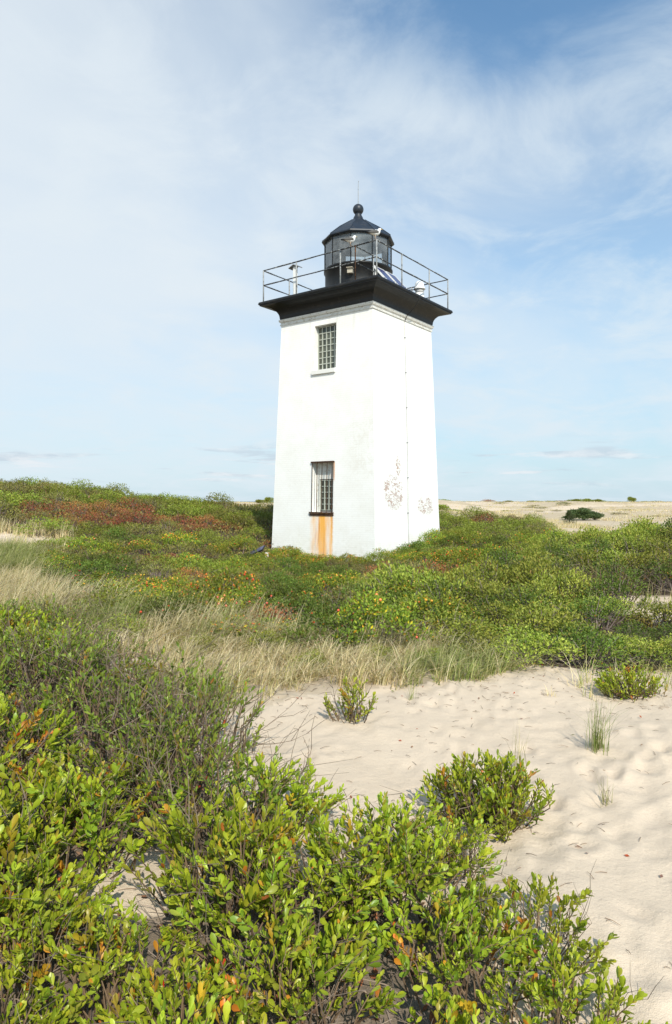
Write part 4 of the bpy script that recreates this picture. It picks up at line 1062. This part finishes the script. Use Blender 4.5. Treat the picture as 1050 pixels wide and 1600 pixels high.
tag(gr3.obj('sparse_grass', M_grass), 'sparse short blades at the ragged edge of the sand', 'grass', kind='stuff')
# grass coming up through the scrub
gs = Geo(); n = 2600; x_ = rs.uniform(-7, 9, n); y_ = rs.uniform(7.5, 20, n)
ok = (inpoly(x_, y_, RT) & (rs.rand(n) < .05)) | (inpoly(x_, y_, RO) & (y_ < 10.8) & (rs.rand(n) < .18)) | (np.hypot((x_ - 4.0) / .8, (y_ - 9.6) / .5) < 1); x_, y_ = x_[ok], y_[ok]
ok = ~intower(x_, y_); x_, y_ = x_[ok], y_[ok]
grass_geo(gs, rs, x_, y_, rs.uniform(.30, .56, len(x_)), 12, GRN + TAN[:2], .0045, .07, .4)
tag(gs.obj('scattered_grass', M_grass), 'green grass blades growing up through the scrub', 'grass', kind='stuff')
# far tan plain
fg_ = Geo(); n = 26000; d_ = np.exp(rs.uniform(math.log(24), math.log(170), n)); pxx = rs.uniform(-150, 1250, n); x_ = (pxx - 525) / F * d_; y_ = d_
ok = ~(inpoly(x_, y_, RO) | inpoly(x_, y_, RT)) & ~((pxx < 470) & (d_ < 40)) & ~intower(x_, y_, 2.7); ok &= (vnoise(x_ / 4, y_ / 6, 81) < .62)
ok &= ~((pxx > 430) & (pxx < 670))
x_, y_, d_ = x_[ok], y_[ok], d_[ok]
for lo_, hi_, wd, nb_ in ((24, 45, .008, 12), (45, 85, .014, 9), (85, 171, .026, 6)):
    q = (d_ >= lo_) & (d_ < hi_)
    grass_geo(fg_, rs, x_[q], y_[q], rs.uniform(.10, .26, q.sum()), nb_, TAN + [(.46, .40, .22), (.40, .27, .18)], wd, .12 * lo_ / 24, .4, segs=2)
tag(fg_.obj('far_dune_grass', M_grass), 'dry tan grass covering the dunes behind the tower', 'grass', kind='stuff')
# left sand patch fringe
lf = Geo(); n = 500; x_ = rs.uniform(-12, -6.4, n); y_ = rs.uniform(15.5, 21, n); px_ = 525 + F * x_ / y_
ok = (px_ < 120) & ((y_ < 16.5) | (y_ > 19.6) | (rs.rand(n) < .12)); grass_geo(lf, rs, x_[ok], y_[ok], rs.uniform(.3, .6, ok.sum()), 16, TAN, .008, .1, .4)
tag(lf.obj('fringe_grass', M_grass), 'tan grass fringing the sand patch at the left', 'grass', kind='stuff')

# single tufts in the sand
def tuft(x_, y_, H_, nb, pal, lab, seed, lean=.35, spread=.02):
    r2 = np.random.RandomState(seed); g_ = Geo(); grass_geo(g_, r2, np.array([0.]), np.array([0.]), np.array([H_]), nb, pal, .0022, spread, lean, (.05, 0), 4, Z=np.array([0.]))
    tag(g_.obj('grass_tuft', M_grass, loc=(x_, y_, hz1(x_, y_))), lab, 'grass tuft')
tuft(1.72, 4.5, .40, 90, [(.26, .30, .08), (.42, .38, .20), (.20, .26, .06)], 'largest lone tuft of green grass on the open sand', 1, .42, .03)
tuft(1.12, 4.2, .34, 16, [(.30, .30, .12), (.42, .36, .2)], 'thin sparse tuft of grass behind the round bayberry shrub', 2)
tuft(1.48, 3.75, .20, 14, [(.32, .30, .14)], 'short wispy tuft right of the round bayberry shrub', 3)
tuft(-.62, 4.55, .30, 18, TAN, 'dry tuft where sand meets the left thicket', 4)
tuft(.62, 5.6, .22, 16, GRN, 'small green tuft right of the small upright shrub', 5)
tuft(2.2, 4.3, .18, 16, TAN, 'low straw-coloured tuft right of the largest lone tuft', 6, .8)
# reddish low seedlings and litter on the sand
lt = Geo(); n = 2600; x_ = rs.uniform(-1.2, 4.5, n); y_ = rs.uniform(1.7, 7.4, n)
dens_ = .28 + .9 * (y_ > 5.3) * (vnoise(x_ * 2, y_ * 2, 91) > .35) + .25 * (np.hypot(x_ - .75, y_ - 3.4) < .6) + .35 * ((y_ < 3.3) & (x_ < .95))
ok = rs.rand(n) < dens_ * .9; x_, y_ = x_[ok], y_[ok]; z_ = height(x_, y_, True) + .004
for a, b, c_ in zip(x_, y_, z_):
    an = rs.rand() * 6.28; L_ = rs.uniform(.015, .075); d3 = np.array([math.cos(an), math.sin(an), rs.uniform(-.05, .15)])
    pp = np.array([a, b, c_]); lt.tube([pp, pp + d3 * L_ * .5 + np.array([0, 0, .004]), pp + d3 * L_], [.0016, .0014, .0008], 3, c=np.array((.22, .15, .10)) * rs.uniform(.5, 1.5), cap=False)
n = 420; x2 = rs.uniform(-1.2, 3.2, n); y2 = rs.uniform(1.7, 7.2, n); ok = (y2 > 5.4) & (rs.rand(n) < .8) | (rs.rand(n) < .16); x2, y2 = x2[ok], y2[ok]; z2 = height(x2, y2, True) + .006
L_ = rs.uniform(.014, .035, len(x2)); D = rvec(rs, len(x2)); D[:, 2] = np.abs(D[:, 2]) * .5; N = rvec(rs, len(x2)) * .5; N[:, 2] += 1
cc = np.array([(.34, .10, .05), (.26, .14, .07), (.18, .20, .05), (.40, .08, .03), (.22, .12, .09)])[rs.randint(5, size=len(x2))]
leaves(lt, np.stack([x2, y2, z2], -1), D, N, L_, L_ * .6, cc, 1)
tag(lt.obj('sand_litter', M_twig), 'fallen leaves and twig bits strewn on the sand', 'litter', kind='stuff')


# brown leaf litter and dead sticks under the foreground shrubs
fl = Geo(); n = 9000; x_ = rs.uniform(-4.2, 1.1, n); y_ = rs.uniform(1.3, 6.8, n); ok = inpoly(x_ + rs.normal(size=n) * .12, y_ + rs.normal(size=n) * .12, FG) & (rs.rand(n) < np.where(np.hypot(x_ + .84, y_ - 2.95) < .26, .12, 1)) & (525 + F * x_ / y_ > -120)
x_, y_ = x_[ok], y_[ok]; z_ = height(x_, y_, True) + .004; m_ = len(x_) * 2 // 3
L_ = rs.uniform(.018, .045, m_); D = rvec(rs, m_); D[:, 2] = np.abs(D[:, 2]) * .5; N = rvec(rs, m_) * .6; N[:, 2] += 1
cc = np.array([(.20, .10, .055), (.28, .17, .10), (.14, .085, .055), (.34, .13, .06), (.33, .25, .17)])[rs.randint(5, size=m_)] * rs.uniform(.6, 1.2, (m_, 1))
leaves(fl, np.stack([x_[:m_], y_[:m_], z_[:m_]], -1), D, N, L_, L_ * .55, cc, 1)
for a, b, c_ in zip(x_[m_:], y_[m_:], z_[m_:]):
    an = rs.rand() * 6.28; Ls = rs.uniform(.05, .22); d3 = np.array([math.cos(an), math.sin(an), rs.uniform(.0, .5)]); pp = np.array([a, b, c_])
    fl.tube([pp, pp + d3 * Ls * .5 + rs.normal(size=3) * .008, pp + d3 * Ls], [.0022, .0018, .0008], 3, c=np.array((.24, .19, .16)) * rs.uniform(.5, 1.4), cap=False)
tag(fl.obj('leaf_litter', M_twig), 'brown fallen leaves and dead sticks under the foreground shrubs', 'litter', kind='stuff')


# --- evergreens and bushes on the far plain
def crown(seed, pads, n, L, pal, up=.3):
    """pads: list of (x,y,z,rx,ry,rz)"""
    r2 = np.random.RandomState(seed); g_ = Geo(); P = []
    for (a, b, c_, rx, ry, rz_) in pads:
        m_ = int(n / len(pads)); q = rvec(r2, m_) * (r2.rand(m_, 1) ** .3) * r2.uniform(.8, 1.1, (m_, 1)); P.append(q * np.array([rx, ry, rz_]) + np.array([a, b, c_]))
    P = np.concatenate(P); D = rvec(r2, len(P)); D[:, 2] += up; N = rvec(r2, len(P)); L_ = L * r2.uniform(.6, 1.3, len(P))
    leaves(g_, P, D, N, L_, L_ * .45, palette(r2, pal, len(P)), 0); return g_
def far_tree(name, px, d, pads, n, L, pal, lab, cat, trunk, grp=None, sc=1.0):
    e = empty(name, at(px, d)); tag(e, lab, cat, grp); e.scale = (sc,) * 3
    t_ = Geo()
    for pl in trunk: t_.tube(pl, np.linspace(.06, .02, len(pl)), 6, c=(.12, .10, .08))
    t_.obj('trunk', M_twig, e); crown(int(px + d), pads, n, L, pal).obj('crown', M_leafm, e)
rp_ = random.Random(8); pads = []
for i in range(34):
    x_ = -1.2 + 2.4 * (i + rp_.random()) / 34; zt2 = .95 - .28 * abs(x_ + .3) - (.12 if x_ > .6 else 0); pads.append((x_, rp_.uniform(-.45, .45), rp_.uniform(.16, zt2), rp_.uniform(.36, .58), rp_.uniform(.3, .45), rp_.uniform(.12, .20)))
far_tree('windblown_pine', 912, 47, pads, 16000, .10, 'pine', 'dark windblown evergreen spreading low on the tan plain', 'pine tree', [[(0, 0, -.1), (-.1, 0, .3), (-.4, 0, .6), (-.8, .1, .75)], [(0, 0, -.1), (.2, 0, .3), (.7, 0, .5), (1.1, 0, .6)], [(0, 0, .2), (.1, .2, .7)]], sc=.86)
far_tree('young_pine', 890, 40, [(0, 0, .15, .42, .4, .2), (.1, 0, .42, .28, .28, .18), (-.05, 0, .62, .13, .13, .16)], 1500, .06, 'pine', 'small dark evergreen sapling in front of the windblown pine', 'pine tree', [[(0, 0, -.1), (0, 0, .5)]])
far_tree('round_bush', 987, 125, [(0, 0, .5, .85, .8, .42), (-.25, 0, .75, .5, .5, .35), (.4, 0, .55, .5, .5, .35)], 2500, .12, 'heath', 'compact round green bush alone on the skyline at right', 'bush', [[(0, 0, -.2), (0, 0, .5)]])
for i, (px_, d_, w_, h_) in enumerate(((896, 115, 1.3, .5), (912, 118, 1.5, .62), (930, 117, 1.3, .5))):
    far_tree('skyline_bush', px_, d_, [(0, 0, h_ * .5, w_, w_ * .7, h_ * .5), (w_ * .4, 0, h_ * .7, w_ * .5, w_ * .5, h_ * .4)], 2200, .13, 'heath', 'green bush in the row above the windblown pine, ' + ['leftmost', 'middle and tallest', 'rightmost'][i], 'bush', [[(0, 0, -.2), (0, 0, h_ * .5)]], 'three bushes above the pine')
for px_, d_, w_, h_, pal_, lab_ in ((862, 110, .9, .35, 'olive', 'small dull bush on the skyline just left of the row of three'), (836, 120, 1.6, .22, 'olive', 'flat dull bush on the skyline between tower and pine'),
                                    (422, 84, .75, .75, 'heath', 'green bush on the skyline against the left edge of the tower'), (408, 86, .8, .45, 'heath', 'low green bush on the skyline one step left of the tower'), (335, 80, 1.1, .3, 'olive', 'dull low bush on the skyline above the middle of the left slope'), (797, 70, 1.1, .3, 'olive', 'dull low bush at the end of the green mound right of the tower'),
                                    (693, 60, .6, .5, 'heath', 'green bush on the skyline against the right edge of the tower'), (710, 64, .8, .32, 'heath', 'low green bush on the skyline right of the tower'), (958, 128, 1.0, .18, 'olive', 'flat brownish bush between the row of three and the round bush'), (1012, 118, 1.4, .3, 'olive', 'low dull bush on the skyline right of the round bush')):
    far_tree('skyline_bush', px_, d_, [(0, 0, h_ * .45, w_, w_ * .7, h_ * .55), (-w_ * .4, 0, h_ * .6, w_ * .5, w_ * .5, h_ * .4)], 1500, .12, pal_, lab_, 'bush', [[(0, 0, -.2), (0, 0, h_ * .5)]])

rs = np.random.RandomState(55); k_ = 0
while k_ < 34:
    d_ = math.exp(rs.uniform(math.log(46), math.log(150))); px_ = rs.uniform(690, 1080); x_ = (px_ - 525) / F * d_
    if px_ < 840 and d_ < 60: continue
    sc_ = rs.uniform(.7, 1.5) * d_ / 80
    nm_, ms_ = KN[('olive', 'heath', 'red')[rs.choice(3, p=[.6, .2, .2])]]
    plant('dune_scrub_bush', ms_[rs.randint(3)], (x_, d_, hz1(x_, d_) - .08), rs.uniform(0, 6.28), (sc_ * 1.5, sc_, sc_ * .55), 'small dull scrub clump scattered over the far tan dunes', 'bush', 'scrub clumps on the far dunes'); k_ += 1

# --- small things at the tower's left foot
pb = (-2.62, 22.6); bz = 1.65 - (862 - 783) / F * 22.6
bd = empty('slanted_board', (pb[0], pb[1], bz - .5), R(-20)); tag(bd, 'dark blue-grey slanted board in the scrub at the left foot of the tower', 'board')
Mx = Matrix.Translation((0, 0, .52)) @ Matrix.Rotation(R(-24), 4, 'Y') @ Matrix.Rotation(R(24), 4, 'X')
g_ = Geo(); g_.box(-.26, .26, -.15, .15, .012, .03, M=Mx); g_.obj('face', simple('dark_blue_sheet', (.06, .06, .12), .3), bd)
g_ = Geo(); g_.box(-.28, .28, -.17, .17, -.02, .011, M=Mx); g_.obj('frame', M_blk, bd)
g_ = Geo(); g_.tube([(.05, 0, -.3), (.05, 0, .5)], .03, 6); g_.obj('leg', M_post, bd)
mp = Geo(); mp.box(-.045, .045, -.045, .045, -.4, .30); mp.box(-.055, .055, -.055, .055, .301, .33)
tag(mp.obj('marker_stub', M_wht, loc=(-2.18, 21.6, 1.65 - (870 - 783) / F * 21.6 - .2)), 'short white marker stub below the slanted board', 'marker')
print('objects', len(bpy.data.objects), 'fg', nfg)
